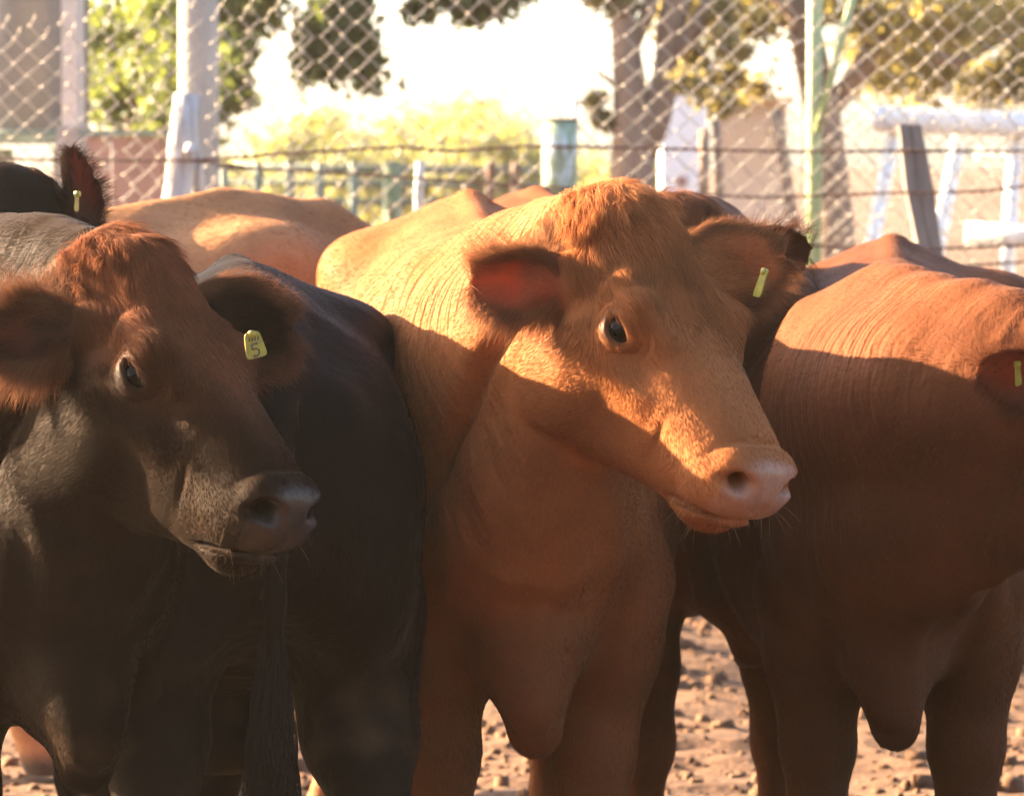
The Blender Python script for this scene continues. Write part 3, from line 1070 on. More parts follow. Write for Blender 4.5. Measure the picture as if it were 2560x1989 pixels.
def coat_material():
    t = NT('cow_coat')
    a = t.add('Attribute', attribute_name='coat')
    w = t.add('Attribute', attribute_name='wet').outputs['Fac']
    v = t.coord('Object')
    n = t.noise(v, 9.0, 4)
    n2 = t.noise(t.coord('Object', (30, 90, 45)), 3.0, 3)
    c = t.mix(1.0, a.outputs['Color'], t.ramp(n, [(.25, (.80, .79, .78)), (.75, (1.18, 1.17, 1.15))]), 'MULTIPLY')
    c = t.mix(1.0, c, t.ramp(t.noise(v, 3.2, 3), [(.30, (.74, .70, .66)), (.65, (1.15, 1.15, 1.15))]), 'MULTIPLY')
    c = t.mix(.5, c, t.ramp(n2, [(.3, (.78, .78, .78)), (.7, (1.2, 1.2, 1.2))]), 'MULTIPLY')
    t.p(Base_Color=c, Roughness=t.math('MULTIPLY_ADD', w, -.28, .62), Specular_IOR_Level=t.math('MULTIPLY_ADD', w, .3, .02), Specular_Tint=(1.0, .70, .45, 1),
        Sheen_Weight=t.math('MULTIPLY_ADD', w, -.02, .02), Sheen_Roughness=.45, Sheen_Tint=(1.0, .60, .34, 1))
    fu = t.add('Attribute', attribute_name='fold').outputs['Fac']
    fm = t.add('Attribute', attribute_name='foldmask').outputs['Fac']
    wv = t.math('SINE', t.math('ADD', t.math('MULTIPLY', fu, 210.0), t.math('MULTIPLY', t.noise(v, 5.0, 3), 22.0)))
    wv2 = t.math('SINE', t.math('ADD', t.math('MULTIPLY', fu, 480.0), t.math('MULTIPLY', t.noise(v, 11.0, 3), 20.0)))
    pt = t.ramp(t.noise(v, 5.0, 3), [(.42, (0, 0, 0)), (.62, (1, 1, 1))])
    b1 = t.bump(t.math('MULTIPLY', t.math('MULTIPLY', t.math('ADD', wv, t.math('MULTIPLY', wv2, .5)), fm), t.math('MULTIPLY_ADD', pt, .8, .2)), .6, .004)
    b2 = t.bump(t.noise(v, 14.0, 3), .35, .02, b1)
    t.bump(n2, .3, .003, b2)
    # thin ear flaps let the sun through
    th = t.add('Attribute', attribute_name='thin').outputs['Fac']
    tr = t.add('BsdfTranslucent', {'Color': t.mix(.6, c, (.62, .16, .06))})
    mx = t.add('MixShader', {0: t.math('MULTIPLY', th, .5), 1: t.b.outputs[0], 2: tr.outputs[0]})
    t.t.links.new(mx.outputs[0], t.out.inputs[0])
    return t.m


def hair_material():
    t = NT('cow_hair')
    a = t.add('Attribute', attribute_name='coat')
    hi = t.add('HairInfo') if hasattr(bpy.types, 'ShaderNodeHairInfo') else None
    c = a.outputs['Color']
    if hi: c = t.mix(1.0, c, t.ramp(hi.outputs['Random'], [(0, (.7, .7, .7)), (1, (1.3, 1.3, 1.3))]), 'MULTIPLY')
    t.p(Base_Color=c, Roughness=.5, Specular_IOR_Level=.025, Specular_Tint=(1.0, .58, .30, 1))
    tr = t.add('BsdfTranslucent', {'Color': c})
    mx = t.add('MixShader', {0: .35, 1: t.b.outputs[0], 2: tr.outputs[0]})
    t.t.links.new(mx.outputs[0], t.out.inputs[0])
    return t.m


M_COAT, M_HAIR = coat_material(), hair_material()


def eye_material():
    t = NT('cow_eye')
    v = t.coord('Object')
    s = t.add('SeparateXYZ', {0: v})
    # local y points out of the eye: a wide dark pupil, a brown iris, a darker rim
    r = t.math('SQRT', t.math('ADD', t.math('POWER', t.math('MULTIPLY', s.outputs[0], .6), 2), t.math('POWER', s.outputs[2], 2)))
    c = t.ramp(t.math('DIVIDE', r, EYE_R), [(.28, (.001, .001, .001)), (.38, (.008, .0035, .0018)), (.6, (.005, .0024, .0014)), (.72, (.010, .006, .004))])
    t.p(Base_Color=c, Roughness=.07, Specular_IOR_Level=.08)
    return t.m


M_EYE = eye_material()
M_TAG = None


def sphere(r, n=24, m=16):
    V, Fc = [], []
    for i in range(m + 1):
        a = math.pi * i / m
        for j in range(n):
            b = 2 * math.pi * j / n
            V.append((r * math.sin(a) * math.cos(b), r * math.cos(a), r * math.sin(a) * math.sin(b)))
    for i in range(m):
        for j in range(n):
            Fc.append((i * n + j, (i + 1) * n + j, (i + 1) * n + (j + 1) % n, i * n + (j + 1) % n))
    return V, Fc


def make_cow(P):
    """P: loc, heading (deg; 0 = facing the camera, + = to picture right), scale, head pose, colours, resolution"""
    sc = P.get('scale', 1.0)
    rz = -math.pi / 2 + math.radians(P['heading'])
    root = empty(P.get('name', 'cow'), P['loc'], rz)
    root.scale = (sc,) * 3
    Mw = Matrix.LocRotScale(Vector(P['loc']), root.rotation_euler, Vector((sc,) * 3))
    Mi = Mw.inverted()
    R3 = np.array(Mi.to_3x3()) * sc                       # world direction -> cow direction
    to_l = lambda p: np.array(Mi @ Vector(p))
    Rh = frame(R3 @ unit(P['hx']), R3 @ unit(P['hy']))
    hs = np.ones(3) * P.get('head_scale', 1.0)
    if 'eye_at' in P:
        s_ = P.get('eye_side', -1)
        o = to_l(P['eye_at']) - Rh @ ((np.array(EYE) * (1, s_, 1) + eye_frame(s_)[:, 2] * EYE_R) * hs)
    else:
        o = to_l(P['head_at'])
    F = Field()
    body_field(F, P)
    neck_field(F, o, Rh, P, hs)
    wp = lambda *p: o + Rh @ (np.array(p, float) * hs)
    head_field(F, o, Rh, hs, P.get('eye_open', 1.0), P.get('detail', True))
    ears = []
    for key, s in (('earR', -1), ('earL', 1)):
        E = P.get(key)
        if E is None: continue
        b = to_l(E['base_at']) if 'base_at' in E else wp(*E.get('base', (.060, s * .076, -.075)))
        ears.append(ear_field(F, b, R3 @ unit(E['ex']), R3 @ unit(E['en']), E.get('L', .19), E.get('W', .060), E.get('cup', .5), droop=E.get('droop', 0.0), base_r=E.get('br', .030)))
    for fn in P.get('extra', []): fn(F)
    h, hf = P.get('res', .016), P.get('hres')
    lo = np.array((-1.56, -.37, .0))
    hi = np.array((.42, .37, 1.34))
    hc = np.array([wp(a, b, c) for a in (-.06, .55) for b in (-.12, .12) for c in (-.29, .04)])
    flo, fhi = hc.min(0), hc.max(0)
    for E in ears:
        q = np.array([E['o'] + E['R'][:, 0] * E['L'] + s * E['W'] for s in (-1, 1)])
        flo, fhi = np.minimum(flo, q.min(0)), np.maximum(fhi, q.max(0))
    lo, hi = np.minimum(lo, flo - .03), np.maximum(hi, fhi + .03)
    hf = hf or h
    ax = [grid_axis(lo[i], hi[i], h, (flo[i] - .01, fhi[i] + .01), hf) for i in range(3)]
    V, Q = F.mesh(*ax)
    Hv = (V - o) @ Rh / hs
    away = 1 / (1 + np.exp(-np.clip((np.maximum.reduce([Hv[:, 0] - .56, -.02 - Hv[:, 0], np.abs(Hv[:, 1]) - .12, -.28 - Hv[:, 2]])) / .015, -30, 30)))
    for E in ears: away *= np.clip((np.linalg.norm(V - E['o'] - E['R'][:, 0] * E['L'] * .5, axis=1) - E['L'] * .6) / .04, 0, 1)
    nrm = V - np.stack([V[:, 0], np.zeros(len(V)), np.full(len(V), .92)], 1)
    nrm /= np.linalg.norm(nrm, axis=1)[:, None] + 1e-6
    body_z = 1 / (1 + np.exp(-(V[:, 2] - .60) / .03))
    rib = np.exp(-((V[:, 0] + .52) / .28) ** 4) * np.exp(-((V[:, 2] - .95) / .22) ** 4)
    V = V + nrm * ((.0085 * wob(V, 7.0, 1.1) + .0036 * wob(V, 19.0, 2.3) + .0045 * np.sin(V[:, 1] * 85 + V[:, 2] * 16 + 3 * wob(V, 9.0, 5.0)) * np.exp(-((V[:, 0] - .34) / .16) ** 2) * np.exp(-((V[:, 2] - .82) / .20) ** 2)) * away * body_z + .0035 * np.sin(V[:, 0] * 75 + V[:, 2] * 14) * rib)[:, None]
    body = np_mesh('body', V, Q, M_COAT, root)
    me = body.data
    V = np.empty(len(me.vertices) * 3, np.float32)
    me.vertices.foreach_get('co', V)
    V = V.reshape(-1, 3).astype(float)
    N = np.empty(len(V) * 3, np.float32)
    me.vertices.foreach_get('normal', N)
    N = N.reshape(-1, 3).astype(float)
    # regions in the head frame
    Hq = (V - o) @ Rh / hs
    x, y, z = Hq.T
    head = ((x > -.06) & (x < .56) & (np.abs(y) < .13) & (z < .06) & (z > -.29)).astype(float)
    eard = np.zeros(len(V))
    inner = np.zeros(len(V))
    edge = np.zeros(len(V))
    eidx = np.full(len(V), -1)
    for i, E in enumerate(ears):
        q = E['loc'](V)
        u = q[:, 0] / E['L']
        m = (u > .08) & (u < 1.08) & (np.abs(q[:, 1]) < E['W'] * 1.1) & (np.abs(q[:, 2]) < E['W'] * 1.1)
        eard[m] = 1
        eidx[m] = i
        inner[m] = np.clip((N[m] @ E['R'][:, 2]) * 2.0, 0, 1)
        w = E['W'] * (0.20 + 1.20 * np.sin(np.clip(u * 1.18 + .02, 0, 1) * math.pi * .60)) * np.sqrt(np.clip(1 - u ** 3.2, 0, 1)) * .74
        edge[m] = np.clip(1 - (w[m] - np.abs(q[m, 1])) / .018, 0, 1)
        edge[m] = np.maximum(edge[m], np.clip((u[m] - .85) / .12, 0, 1))
    head *= (1 - eard)
    sm = lambda t: 1 / (1 + np.exp(-np.clip(t, -30, 30)))
    pad = head * sm((x - .497 - .012 * np.abs(y) / .05) / .004) * sm((z + .125) / .006)     # bare skin of the nose
    lip = head * np.exp(-((z + .118 + .50 * (.515 - x)) / .014) ** 2) * sm((x - .44) / .015)
    dE = np.minimum(*[np.sqrt((x - EYE[0]) ** 2 + (y - s * .11) ** 2 + (z - EYE[2]) ** 2) for s in (-1, 1)])
    lid = head * np.clip(1.35 - dE / .026, 0, 1)
    # colours
    base = np.array(P['coat'])
    C = np.repeat(base[None], len(V), 0)
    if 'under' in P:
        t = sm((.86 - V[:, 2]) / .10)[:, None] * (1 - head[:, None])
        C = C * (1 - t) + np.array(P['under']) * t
    if 'face' in P:
        t = P['face'](x, y, z, head)[:, None]
        C = C * (1 - t) + np.array(P['face_col']) * t
    for fn in P.get('paint', []): C = fn(C, V, N, Hq, head)
    t = (pad * .95)[:, None]
    C = C * (1 - t) + np.array(P['nose']) * t
    t = (lip * .25 * (1 - pad))[:, None]
    C = C * (1 - t) + np.array(P['nose']) * t
    t = (lid * .8)[:, None]
    C = C * (1 - t) + np.array(P.get('lid', (.08, .035, .02))) * t
    t = (inner * eard * .85)[:, None]
    C = C * (1 - t) + np.array(P.get('ear_in', (.20, .06, .035))) * t
    mud = (np.clip(wob(V, 13.0, 3.3) + .7 * wob(V, 37.0, 1.9) - .25, 0, 1) * sm((.72 - V[:, 2]) / .08) * .45 * (1 - head))[:, None]
    C = C * (1 - mud) + np.array((.075, .045, .026)) * mud
    hoof = sm((.052 - V[:, 2]) / .004)[:, None]
    C = C * (1 - hoof) + np.array((.05, .035, .028)) * hoof
    ca = me.attributes.new('coat', 'FLOAT_COLOR', 'POINT')
    ca.data.foreach_set('color', np.concatenate([C, np.ones((len(V), 1))], 1).astype(np.float32).ravel())
    wa = me.attributes.new('wet', 'FLOAT', 'POINT')
    wa.data.foreach_set('value', np.clip(pad + lid * .5, 0, 1).astype(np.float32))
    me.attributes.new('thin', 'FLOAT', 'POINT').data.foreach_set('value', (eard * P.get('ear_glow', .3)).astype(np.float32))
    # skin folds on the neck: stripes across the line from withers to throat
    nk = np.array(mid_dir(o, Rh))
    S0 = np.array((.0, 0, 1.05))
    fu = (V - S0) @ nk
    Ln = np.linalg.norm(o + Rh @ np.array((.07, 0, -.12)) - S0)
    fm = sm((fu - .12) / .04) * sm((Ln * .98 - fu) / .03) * (1 - head) * (1 - eard) * sm((V[:, 2] - .90) / .05) * np.clip(np.abs(N[:, 1]) * 2 - .4, 0, 1)
    me.attributes.new('fold', 'FLOAT', 'POINT').data.foreach_set('value', (fu + .25 * (V[:, 2] - 1)).astype(np.float32))
    me.attributes.new('foldmask', 'FLOAT', 'POINT').data.foreach_set('value', (fm * P.get('folds', 1.0)).astype(np.float32))
    # eyes
    for s in P.get('eyes', (-1, 1)):
        vv, ff = sphere(EYE_R * hs.mean())
        e = mesh_obj('eye', vv, ff, M_EYE, root)
        E = Rh @ eye_frame(s)
        Re = np.stack([E[:, 0], E[:, 2], np.cross(E[:, 0], E[:, 2])], 1)       # local y looks out of the eye
        e.matrix_local = Matrix.Translation(wp(*(np.array(EYE) * (1, s, 1)))) @ Matrix(Re.tolist()).to_4x4()
    # ---------------- hair
    nh = P.get('hair', 0)
    if nh:
        cam_l = to_l((0, 0, CAM_H))
        T = np.concatenate([Q[:, [0, 1, 2]], Q[:, [0, 2, 3]]])
        a, b, c = V[T[:, 0]], V[T[:, 1]], V[T[:, 2]]
        ar = np.linalg.norm(np.cross(b - a, c - a), axis=1)
        ctr = (a + b + c) / 3
        nf = N[T].mean(1)
        vd = cam_l - ctr
        vd /= np.linalg.norm(vd, axis=1)[:, None]
        vis = ((nf * vd).sum(1) > -.35)
        # only what the picture can show, with a margin
        W3 = np.array(Mw)
        cw = ctr @ W3[:3, :3].T + W3[:3, 3]
        px = 1280 + FPX * cw[:, 0] / cw[:, 1]
        zz = cw[:, 2] - CAM_H
        py = 995 - FPX * (cw[:, 1] * _sp + zz * _cp) / (cw[:, 1] * _cp - zz * _sp)
        vis &= (px > -250) & (px < 2810) & (py > -200) & (py < 2250)
        hm, em, pm = head[T].mean(1), eard[T].mean(1), pad[T].mean(1)
        dens = ar * vis * (1 + P.get('head_dens', 1.2) * hm + 2.5 * em + 5.0 * em * edge[T].mean(1)) * (1 - np.clip(pm * 1.1, 0, 1))
        dens *= 1 - np.clip(lid[T].mean(1) * 1.2, 0, 1)
        dens *= 1 - .6 * (em * inner[T].mean(1)) * (1 - edge[T].mean(1))
        ti = RNG.choice(len(T), nh, p=dens / dens.sum())
        r1, r2 = np.sqrt(RNG.random(nh)), RNG.random(nh)
        bw = np.stack([1 - r1, r1 * (1 - r2), r1 * r2], 1)[:, :, None]
        tv = T[ti]
        pick = lambda A: (A[tv] * (bw if A.ndim == 2 else bw[:, :, 0])).sum(1)
        p, n = pick(V), pick(N)
        n /= np.linalg.norm(n, axis=1)[:, None] + 1e-9
        hq, hd, er, eg, inn, col = pick(Hq), pick(head), pick(eard), pick(edge), pick(inner), pick(C)
        ei = eidx[tv].max(1)
        # direction of growth
        leg = sm((.62 - p[:, 2]) / .05)[:, None]
        d = np.array((-.85, 0, -.5)) * (1 - leg) + np.array((-.15, 0, -1)) * leg
        d = np.repeat(d, 1, 0)
        hx_, hy_, hz_ = Rh.T
        hx0, hy0 = hq[:, 0], hq[:, 1]
        poll = hd * sm((P.get('poll_x', .075) - hx0) / .030) * sm((hq[:, 2] + .050) / .020)
        fore = hd * sm((.26 - hx0) / .03) * sm((hq[:, 2] + .05) / .012) * (1 - poll)
        jawm = hd * sm((-.09 - hq[:, 2]) / .02)
        dh = hx_[None] * (1 - 1.2 * jawm[:, None]) + hy_[None] * (np.clip(hy0 / .07, -1, 1) * (.15 + .45 * poll))[:, None] - hz_[None] * (.4 * jawm[:, None])
        d = d * (1 - hd[:, None]) + dh * hd[:, None]
        for i, E in enumerate(ears):
            m = (ei == i) & (er > .3)
            q = E['loc'](p[m])
            rad = E['R'][:, 0][None] * (.8) + E['R'][:, 1][None] * (np.sign(q[:, 1]) * (eg[m] * 1.0 + inn[m] * .3))[:, None] + E['R'][:, 2][None] * (inn[m] * .5 - eg[m] * .15)[:, None]
            d[m] = rad
        w1 = np.stack([wob(p, 26, 1.), wob(p, 26, 2.), wob(p, 26, 3.)], 1)
        w2 = np.stack([wob(p, 85, 4.), wob(p, 85, 5.), wob(p, 85, 6.)], 1)
        long_ = np.clip(poll + .55 * fore + er, 0, 1)[:, None]
        d = d / (np.linalg.norm(d, axis=1)[:, None] + 1e-9)
        lg = long_ * (1 - .6 * er[:, None])
        d = d + w1 * (.16 + .28 * lg) + w2 * (.05 + .30 * lg) + RNG.normal(0, .05, (nh, 3)) * (1 + 3 * er[:, None])
        tan = d - n * (d * n).sum(1)[:, None]
        tan /= np.linalg.norm(tan, axis=1)[:, None] + 1e-9
        bl = P.get('hair_len', .010)
        ln = bl * (1 + .3 * wob(p, 12, 9.)) + P.get('poll_len', .055) * poll + .014 * fore * P.get('fore_k', 1.0) + er * (.012 + P.get('ear_len', .030) * eg + .012 * inn)
        ln = ln * (1 - .45 * hd * sm((hx0 - .27) / .03))
        # whiskery chin
        chin = hd * sm((hx0 - .40) / .02) * sm((-.115 - hq[:, 2]) / .01)
        ln = ln + .006 * chin * RNG.random(nh)
        ln = ln * RNG.uniform(.6, 1.25, nh)
        lift = (.055 - .02 * hd + .25 * poll + .35 * er * eg + .12 * fore + .1 * chin)[:, None] + RNG.normal(0, .03, (nh, 1))
        d1 = tan + n * lift
        d1 /= np.linalg.norm(d1, axis=1)[:, None]
        d2 = tan + n * (lift * .35) + np.array((0, 0, -.25)) * long_
        d2 /= np.linalg.norm(d2, axis=1)[:, None]
        K = 4
        pts = np.empty((nh, K, 3))
        pts[:, 0] = p - n * .001
        L3 = (ln / 3)[:, None]
        pts[:, 1] = p + d1 * L3
        pts[:, 2] = pts[:, 1] + (d1 * .5 + d2 * .5) * L3
        pts[:, 3] = pts[:, 2] + d2 * L3
        rr = P.get('hair_r', .00024) * (1 + .15 * poll[:, None])
        rad = rr * np.array([[1, .95, .7, .12]]) * RNG.uniform(.7, 1.2, (nh, 1))
        # tips a little paler and warmer, clumps differ
        tone = (1.0 + .26 * wob(p, 34, 7.) + .18 * wob(p, 110, 8.))[:, None]
        col = col * tone
        tip = np.array(P.get('tip', (1.1, 1.05, 1.0)))
        col = np.clip(col * (1 + (tip - 1) * long_), 0, 1)
        if 'ear_hair' in P:
            t = (er * np.clip(eg * 1.2, 0, 1))[:, None]
            col = col * (1 - t) + np.array(P['ear_hair']) * t * tone
        curves_obj('coat_hair', pts, rad, col, M_HAIR, root)
        # locks of the forelock: hairs that draw together towards the tip
        nl = P.get('locks', 0)
        if nl:
            sel = np.nonzero((head > .5) & (Hq[:, 0] < P.get('lock_x', .06)) & (Hq[:, 2] > -.055) & (np.abs(Hq[:, 1]) < .085) & (N @ (cam_l - o) > -.3))[0]
            gi = RNG.choice(sel, nl)
            per = 36
            g0, gn, gh = V[gi], N[gi], Hq[gi]
            side = np.clip(gh[:, 1] / .05, -1, 1)[:, None]
            fall = hx_[None] * 1.0 + hy_[None] * (side * .55 + RNG.normal(0, .25, (nl, 1)))
            ll = RNG.uniform(.6, 1.2, nl)[:, None] * P.get('lock_len', .065)
            K = 6
            gp_ = np.empty((nl, K, 3))
            gp_[:, 0] = g0
            cur = gn * .35 + fall * .9 + RNG.normal(0, .10, (nl, 3)) + np.array((0, 0, .15))
            bend = np.cross(gn, fall) * RNG.normal(0, .15, (nl, 1))
            for k in range(1, K):
                t = k / (K - 1)
                dq = cur * (1 - t) + (fall - gn * .18 + bend * np.sin(t * 3)) * t
                dq /= np.linalg.norm(dq, axis=1)[:, None]
                gp_[:, k] = gp_[:, k - 1] + dq * ll / (K - 1)
            offs = RNG.normal(0, .0045, (nl, per, 1, 3)) * (1 - .72 * np.linspace(0, 1, K))[None, None, :, None]
            pts = (gp_[:, None] + offs + RNG.normal(0, .0011, (nl, per, 1, 3)) * np.arange(K)[None, None, :, None]).reshape(-1, K, 3)
            rad = np.array([[1, 1, .9, .75, .5, .1]]) * RNG.uniform(.0002, .0003, (len(pts), 1))
            cc_ = np.repeat(C[gi] * RNG.uniform(.75, 1.45, (nl, 1)) * tip, per, 0) * RNG.uniform(.8, 1.25, (len(pts), 1))
            curves_obj('forelock', pts, rad, np.clip(cc_, 0, 1), M_HAIR, root)
        # whiskers on the muzzle
        nwk = P.get('whiskers', 0)
        if nwk:
            sel = np.nonzero((Hq[:, 0] > .44) & (head > .5) & (Hq[:, 2] < -.085) & (np.abs(Hq[:, 1]) < .09))[0]
            vi = RNG.choice(sel, nwk)
            p, n = V[vi], N[vi]
            dd = n + hx_[None] * .35 + np.array((0, 0, -.3)) + RNG.normal(0, .3, (nwk, 3))
            dd /= np.linalg.norm(dd, axis=1)[:, None]
            ll = (RNG.uniform(.008, .034, nwk))[:, None]
            g_ = np.array((0, 0, -1.0))
            pts = np.stack([p, p + dd * ll * .33, p + dd * ll * .66 + g_ * ll * .05, p + dd * ll + g_ * ll * .16], 1)
            rad = np.array([[.00014, .00013, .0001, .00004]]) * np.ones((nwk, 1))
            curves_obj('whiskers', pts, rad, np.repeat(np.array(P.get('whisk_col', (.55, .36, .2)))[None], nwk, 0), M_HAIR, root)
    tag(root, P['label'], 'cow', P.get('group', 'cattle standing in the pen'))
    return root, dict(wp=wp, o=o, Rh=Rh, R3=R3, to_l=to_l, ears=ears, V=V, N=N, Mw=Mw)


def mid_dir(o, Rh):
    v = o + Rh @ np.array((.07, 0, -.12)) - np.array((.0, 0, 1.05))
    return v / np.linalg.norm(v)


# ------------------------------------------------------------------ tags and tail
M_TAG = plain('yellow_tag_plastic', (.26, .205, .014), .5, .30, 60, .15, .001)
M_INK = plain('dark_tag_print', (.03, .028, .02), .6, .1, 30, 0)


def ear_tag(cow, info, c, up, face, w=.030, h=.040, digit=True, tilt=0.0):
    """yellow plate hanging from an ear; c, up, face in world space"""
    root = cow
    Mi = info['Mw'].inverted()
    up, face = Vector(up).normalized(), Vector(face).normalized()
    up = (up - face * up.dot(face)).normalized()
    side = up.cross(face)
    L = Matrix((side, up, face)).transposed().to_4x4()
    M = Mi @ Matrix.Translation(Vector(c)) @ L
    n = 22
    out = []
    for i in range(n):
        a = 2 * math.pi * i / n
        x, y = math.cos(a), math.sin(a)
        sx = math.copysign(abs(x) ** .35, x) * w / 2 * (1 - .18 * math.copysign(abs(y) ** .35, y))
        out.append((sx, math.copysign(abs(y) ** .35, y) * h / 2))
    V = [(x, y, z) for z in (-.0009, .0009) for x, y in out]
    Fc = [tuple(range(n - 1, -1, -1)), tuple(range(n, 2 * n))] + [(i, (i + 1) % n, n + (i + 1) % n, n + i) for i in range(n)]
    t = mesh_obj('ear_tag', V, Fc, M_TAG, root, smooth=False)
    t.matrix_local = M
    bv, bf = tube([(0, h * .42, -.004), (0, h * .42, .004)], .005, 14)
    mesh_obj('button', bv, bf, M_TAG, t)
    if digit:
        k = .0052
        five = [(1, 2), (-1, 2), (-1, .35), (.2, .5), (1, -.1), (1, -1.1), (.2, -1.9), (-.7, -1.9), (-1.05, -1.4)]
        dv, df = tube([(x * k * .8, y * k * .8 - h * .20, .0012) for x, y in five], .0011, 6)
        mesh_obj('printed_number', dv, df, M_INK, t)
        rows = [tube([((i - 1.5) * .0042, h * .16, .0012), ((i - 1.5) * .0042 + .0015, h * .30, .0012)], .0008, 5) for i in range(4)]
        mesh_obj('printed_marks', *join(rows), M_INK, t)
    return t


def tail_switch(root, pts, n=2600, col=(.011, .010, .010), w=.035):
    pts = np.array(pts, float)
    m = len(pts)
    tt = np.linspace(0, 1, m)
    s0 = RNG.uniform(0, .55, n)
    ln = RNG.uniform(.25, .5, n)
    K = 7
    off = RNG.normal(0, 1, (n, 2))
    off /= np.maximum(1, np.linalg.norm(off, axis=1))[:, None]
    P = np.empty((n, K, 3))
    ph = RNG.uniform(0, 6.28, n)
    for k in range(K):
        u = np.clip(s0 + ln * k / (K - 1), 0, 1)
        c = np.stack([np.interp(u, tt, pts[:, i]) for i in range(3)], 1)
        spread = w * (.35 + .85 * np.sin(np.clip(u, 0, 1) * 2.6)) * (.5 + .5 * min(1, k / 2))
        cph = np.round(np.arctan2(off[:, 1], off[:, 0]) * 2.2) * 1.9
        c[:, 0] += off[:, 0] * spread * .7 + .006 * np.sin(u * 9 + ph)
        c[:, 1] += off[:, 1] * spread + .004 * np.sin(u * 8 + ph * 1.3) + .016 * u * np.sin(u * 11 + cph)
        P[:, k] = c
    rad = np.array([[1, 1, 1, .9, .8, .6, .15]]) * RNG.uniform(.00025, .0005, (n, 1))
    cols = np.array(col)[None] * RNG.uniform(.6, 2.0, (n, 1))
    curves_obj('tail_switch', P, rad, cols, M_HAIR, root)
# ------------------------------------------------------------------ the herd
def cleft(F):
    # rear of the animal: hollow between the thighs, vulva, hanging tail
    F.cone((-1.475, 0, .98), (-1.40, 0, .70), .014, .030, .05, 's')
    F.ball((-1.445, 0, .985), (.020, .022, .045), .02)


TAIL = [(-1.43, 0, 1.15), (-1.485, .004, 1.10), (-1.515, .010, 1.00), (-1.520, .016, .85), (-1.515, .020, .70), (-1.51, .022, .58), (-1.51, .020, .42), (-1.505, .016, .26)]


def tail(F):
    F.chain([np.array(p) for p in TAIL[:6]], [.036, .028, .022, .018, .015, .012], .03)


def brown_face(x, y, z, head):
    t = 1 / (1 + np.exp((x - .34 + 1.3 * np.abs(y)) / .04))
    return head * np.clip(t * (1 / (1 + np.exp(-(z + .060) / .018))), 0, 1)


COW_C = dict(loc=(.005, 6.62, 0), heading=4.5, neck_thin=.9, eye_at=at(1540, 824, 5.97), hx=(.43, -.58, -.69), hy=(.73, .68, -.08), head_scale=(.96, 1.08, 1.05),
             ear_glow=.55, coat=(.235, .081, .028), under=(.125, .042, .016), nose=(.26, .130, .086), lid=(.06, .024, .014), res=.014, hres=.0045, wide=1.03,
             earR=dict(ex=(-.97, .05, -.02), en=(-.15, -.90, -.20), L=.142, W=.044, cup=.6, base=(.085, -.088, -.085), br=.033),
             earL=dict(ex=(.93, .30, .10), en=(.10, .80, -.35), L=.195, W=.064, cup=.35, br=.034),
             hair=220000, hair_len=.013, poll_len=.035, ear_len=.015, whiskers=60, locks=150, lock_x=.03, lock_len=.05, ear_in=(.20, .055, .030), ear_hair=(.19, .078, .035), legs={'f1': (0, -.025)}, tip=(1.6, 1.75, 1.8), folds=1.1, side_folds=False,
             label='large tan red cow at the centre, head turned right, pink nose')

COW_A = dict(loc=(-.71, 6.24, 0), heading=22.0, eye_at=at(332, 938, 5.72), hx=(.54, -.58, -.60), hy=(.70, .71, -.06), head_scale=(.93, .94, 1.12), neck_thin=.74,
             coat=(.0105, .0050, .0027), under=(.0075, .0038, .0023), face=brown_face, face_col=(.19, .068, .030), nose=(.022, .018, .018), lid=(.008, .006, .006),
             res=.015, hres=.0048, poll_x=.06, eye_open=.8,
             earR=dict(ex=(-.95, .05, -.02), en=(-.15, -.85, .05), L=.130, W=.044, cup=.5, base=(.075, -.082, -.085), br=.030),
             earL=dict(ex=(.93, .30, -.06), en=(.05, .80, -.35), L=.180, W=.066, cup=.3, br=.032),
             hair=160000, hair_len=.013, poll_len=.035, ear_len=.024, whiskers=22, locks=60, lock_len=.04, lock_x=.03, ear_in=(.03, .016, .012), ear_hair=(.13, .054, .027), whisk_col=(.15, .1, .06), folds=.4, side_folds=False,
             label='black cow at front left with brown forehead and a yellow ear tag')

COW_B = dict(loc=(-.610, 7.36, 0), heading=192.0, scale=.935, head_at=(-1.05, 8.25, 1.25), hx=(-.2, .8, -.5), hy=(-1, -.2, 0),
             coat=(.0050, .0048, .0052), under=(.0085, .0052, .0038), nose=(.03, .03, .03), res=.014, detail=False, extra=[cleft, tail],
             earR=dict(ex=(.9, .2, 0), en=(0, .9, 0)), earL=dict(ex=(-.9, .2, 0), en=(0, .9, 0)),
             hair=60000, hair_len=.012, folds=.2, label='black cow seen from behind, tail hanging, between the two large heads')

COW_H = dict(loc=(.61, 6.90, 0), heading=-5.0, scale=.94, wide=1.12, neck_thin=1.25, folds=.6, side_folds=False, head_at=(.845, 6.38, 1.165), hx=(.78, -.40, -.48), hy=(.42, .90, -.07),
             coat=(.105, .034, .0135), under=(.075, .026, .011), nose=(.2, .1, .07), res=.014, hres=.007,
             earR=dict(ex=(-.90, -.30, .12), en=(-.05, -.85, -.3), L=.165, W=.050, br=.03, base=(.06, -.095, -.08)), earL=dict(ex=(.6, .8, .1), en=(0, -.3, -.9)),
             hair=90000, hair_len=.013, ear_len=.004, poll_len=.02, ear_in=(.09, .032, .018),
             label='reddish brown cow at the right edge, face cut off by the frame')

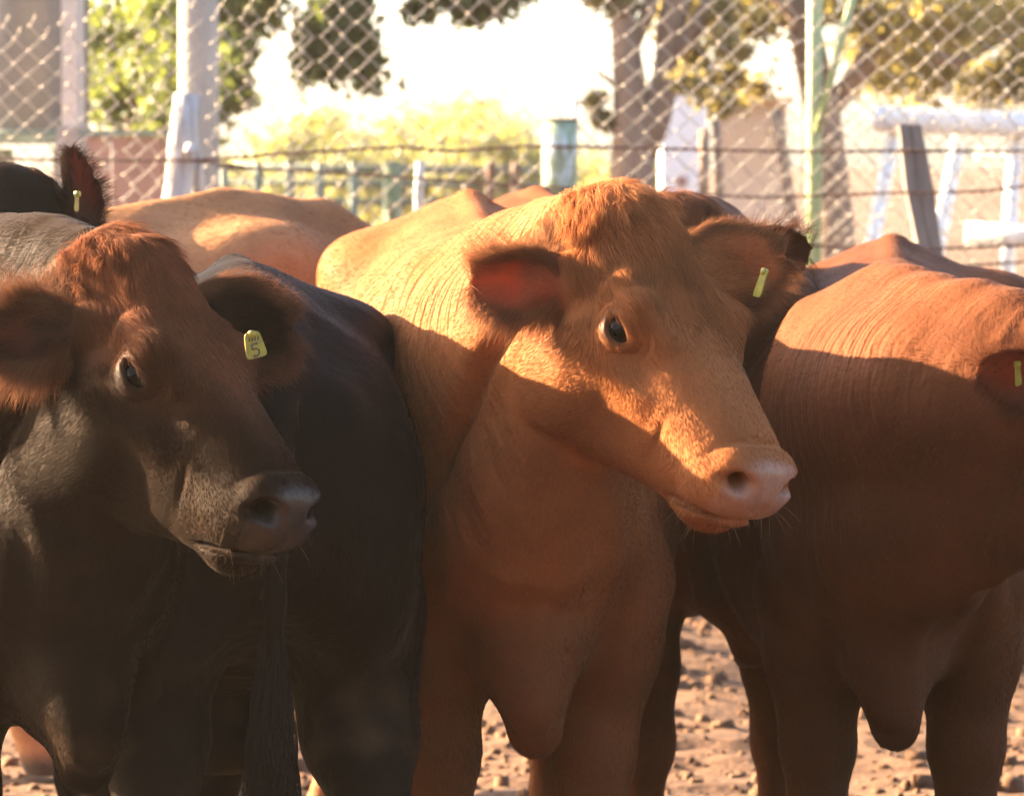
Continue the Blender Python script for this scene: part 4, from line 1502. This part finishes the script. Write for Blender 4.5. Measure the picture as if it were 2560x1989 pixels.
COW_G = dict(loc=(.33, 7.75, 0), heading=16.0, scale=1.0, head_at=at(1650, 520, 7.25), hx=(-.15, -.65, -.75), hy=(.97, -.25, 0),
             coat=(.125, .043, .017), under=(.105, .036, .015), nose=(.2, .1, .07), res=.016, hres=.0065,
             earR=dict(ex=(-.9, .1, .1), en=(0, -.9, -.3)), earL=dict(ex=(.95, .1, .12), en=(0, -.9, -.3), L=.18),
             hair=50000, hair_len=.010, poll_len=.04, ear_len=.015, ear_in=(.05, .02, .012), folds=.3,
             label='dark red brown cow hidden behind the central head')

COW_E = dict(loc=(-1.45, 8.0, 0), heading=-62.0, head_at=(-2.1, 7.3, 1.15), hx=(-.6, -.4, -.7), hy=(.55, -.8, 0),
             coat=(.27, .125, .057), under=(.23, .10, .047), nose=(.2, .1, .07), res=.018, detail=False,
             earR=dict(ex=(-.5, .8, 0), en=(-.8, -.5, 0)), earL=dict(ex=(.5, -.8, 0), en=(-.8, -.5, 0)),
             hair=30000, hair_len=.010, hair_r=.0004, label='light tan cow crossing behind the black cows, only its back in view')

COW_D = dict(loc=(-1.45, 7.62, 0), heading=80.0, head_at=at(-30, 440, 6.95), hx=(-.75, .25, -.6), hy=(-.25, -.95, 0),
             coat=(.0060, .0052, .0050), under=(.0055, .0042, .004), nose=(.03, .03, .03), res=.016, hres=.007, detail=False,
             earR=dict(ex=(-.05, .2, .98), en=(.5, -.8, 0), L=.1, base=(.06, -.08, -.1)), earL=dict(ex=(-.10, 0, .98), en=(.85, -.5, .1), L=.190, W=.044, base_at=at(215, 660, 6.95), br=.03),
             hair=30000, hair_len=.006, ear_len=.0, poll_len=.0, ear_in=(.03, .015, .011), folds=.2, label='black cow behind the front left one, one ear standing upright')

COW_F = dict(loc=(-1.15, 9.9, 0), heading=75.0, head_at=at(310, 560, 9.6), hx=(.6, -.4, -.7), hy=(.5, .8, 0),
             coat=(.28, .13, .06), nose=(.2, .1, .07), res=.02, detail=False,
             earR=dict(ex=(-.5, .8, .1), en=(-.8, -.5, 0)), earL=dict(ex=(.3, .6, .6), en=(.8, -.5, 0), L=.14),
             label='pale tan cow farthest back at left, its poll just showing')
HERD = {}
for k, P in (('C', COW_C), ('A', COW_A), ('B', COW_B), ('H', COW_H), ('G', COW_G), ('E', COW_E), ('D', COW_D), ('F', COW_F)):
    HERD[k] = make_cow(P)
tail_switch(HERD['B'][0], TAIL[3:], col=(.012, .011, .0105), w=.028)
ear_tag(*HERD['A'], at(636, 862, 5.70), (-.25, 0, 1), (.35, -.93, .05), .026, .035)
ear_tag(*HERD['C'], at(1902, 708, 6.03), (.55, .2, .85), (-.85, -.42, .3), .020, .040, digit=False)
ear_tag(*HERD['H'], at(2545, 935, 6.25), (-.3, 0, 1), (.85, -.5, 0), .018, .034, digit=False)
ear_tag(*HERD['D'], at(192, 505, 6.86), (.3, 0, 1), (.9, -.42, 0), .010, .030, digit=False)

# ------------------------------------------------------------------ dust hanging in the low light
hv, hf = box((0, 30, 2.6), (160, 150, 7.4))
hz = mesh_obj('haze', hv, hf, None, smooth=False)
hm_ = bpy.data.materials.new('dusty_air')
hm_.use_nodes = True
hm_.node_tree.nodes.clear()
ho = hm_.node_tree.nodes.new('ShaderNodeOutputMaterial')
pv = hm_.node_tree.nodes.new('ShaderNodeVolumePrincipled')
pv.inputs['Color'].default_value = (1.0, .88, .72, 1)
pv.inputs['Density'].default_value = .0005
pv.inputs['Anisotropy'].default_value = .45
hm_.node_tree.links.new(pv.outputs[0], ho.inputs['Volume'])
hz.data.materials.append(hm_)
tag(hz, 'thin warm dust haze hanging over the yard', 'haze', kind='stuff')
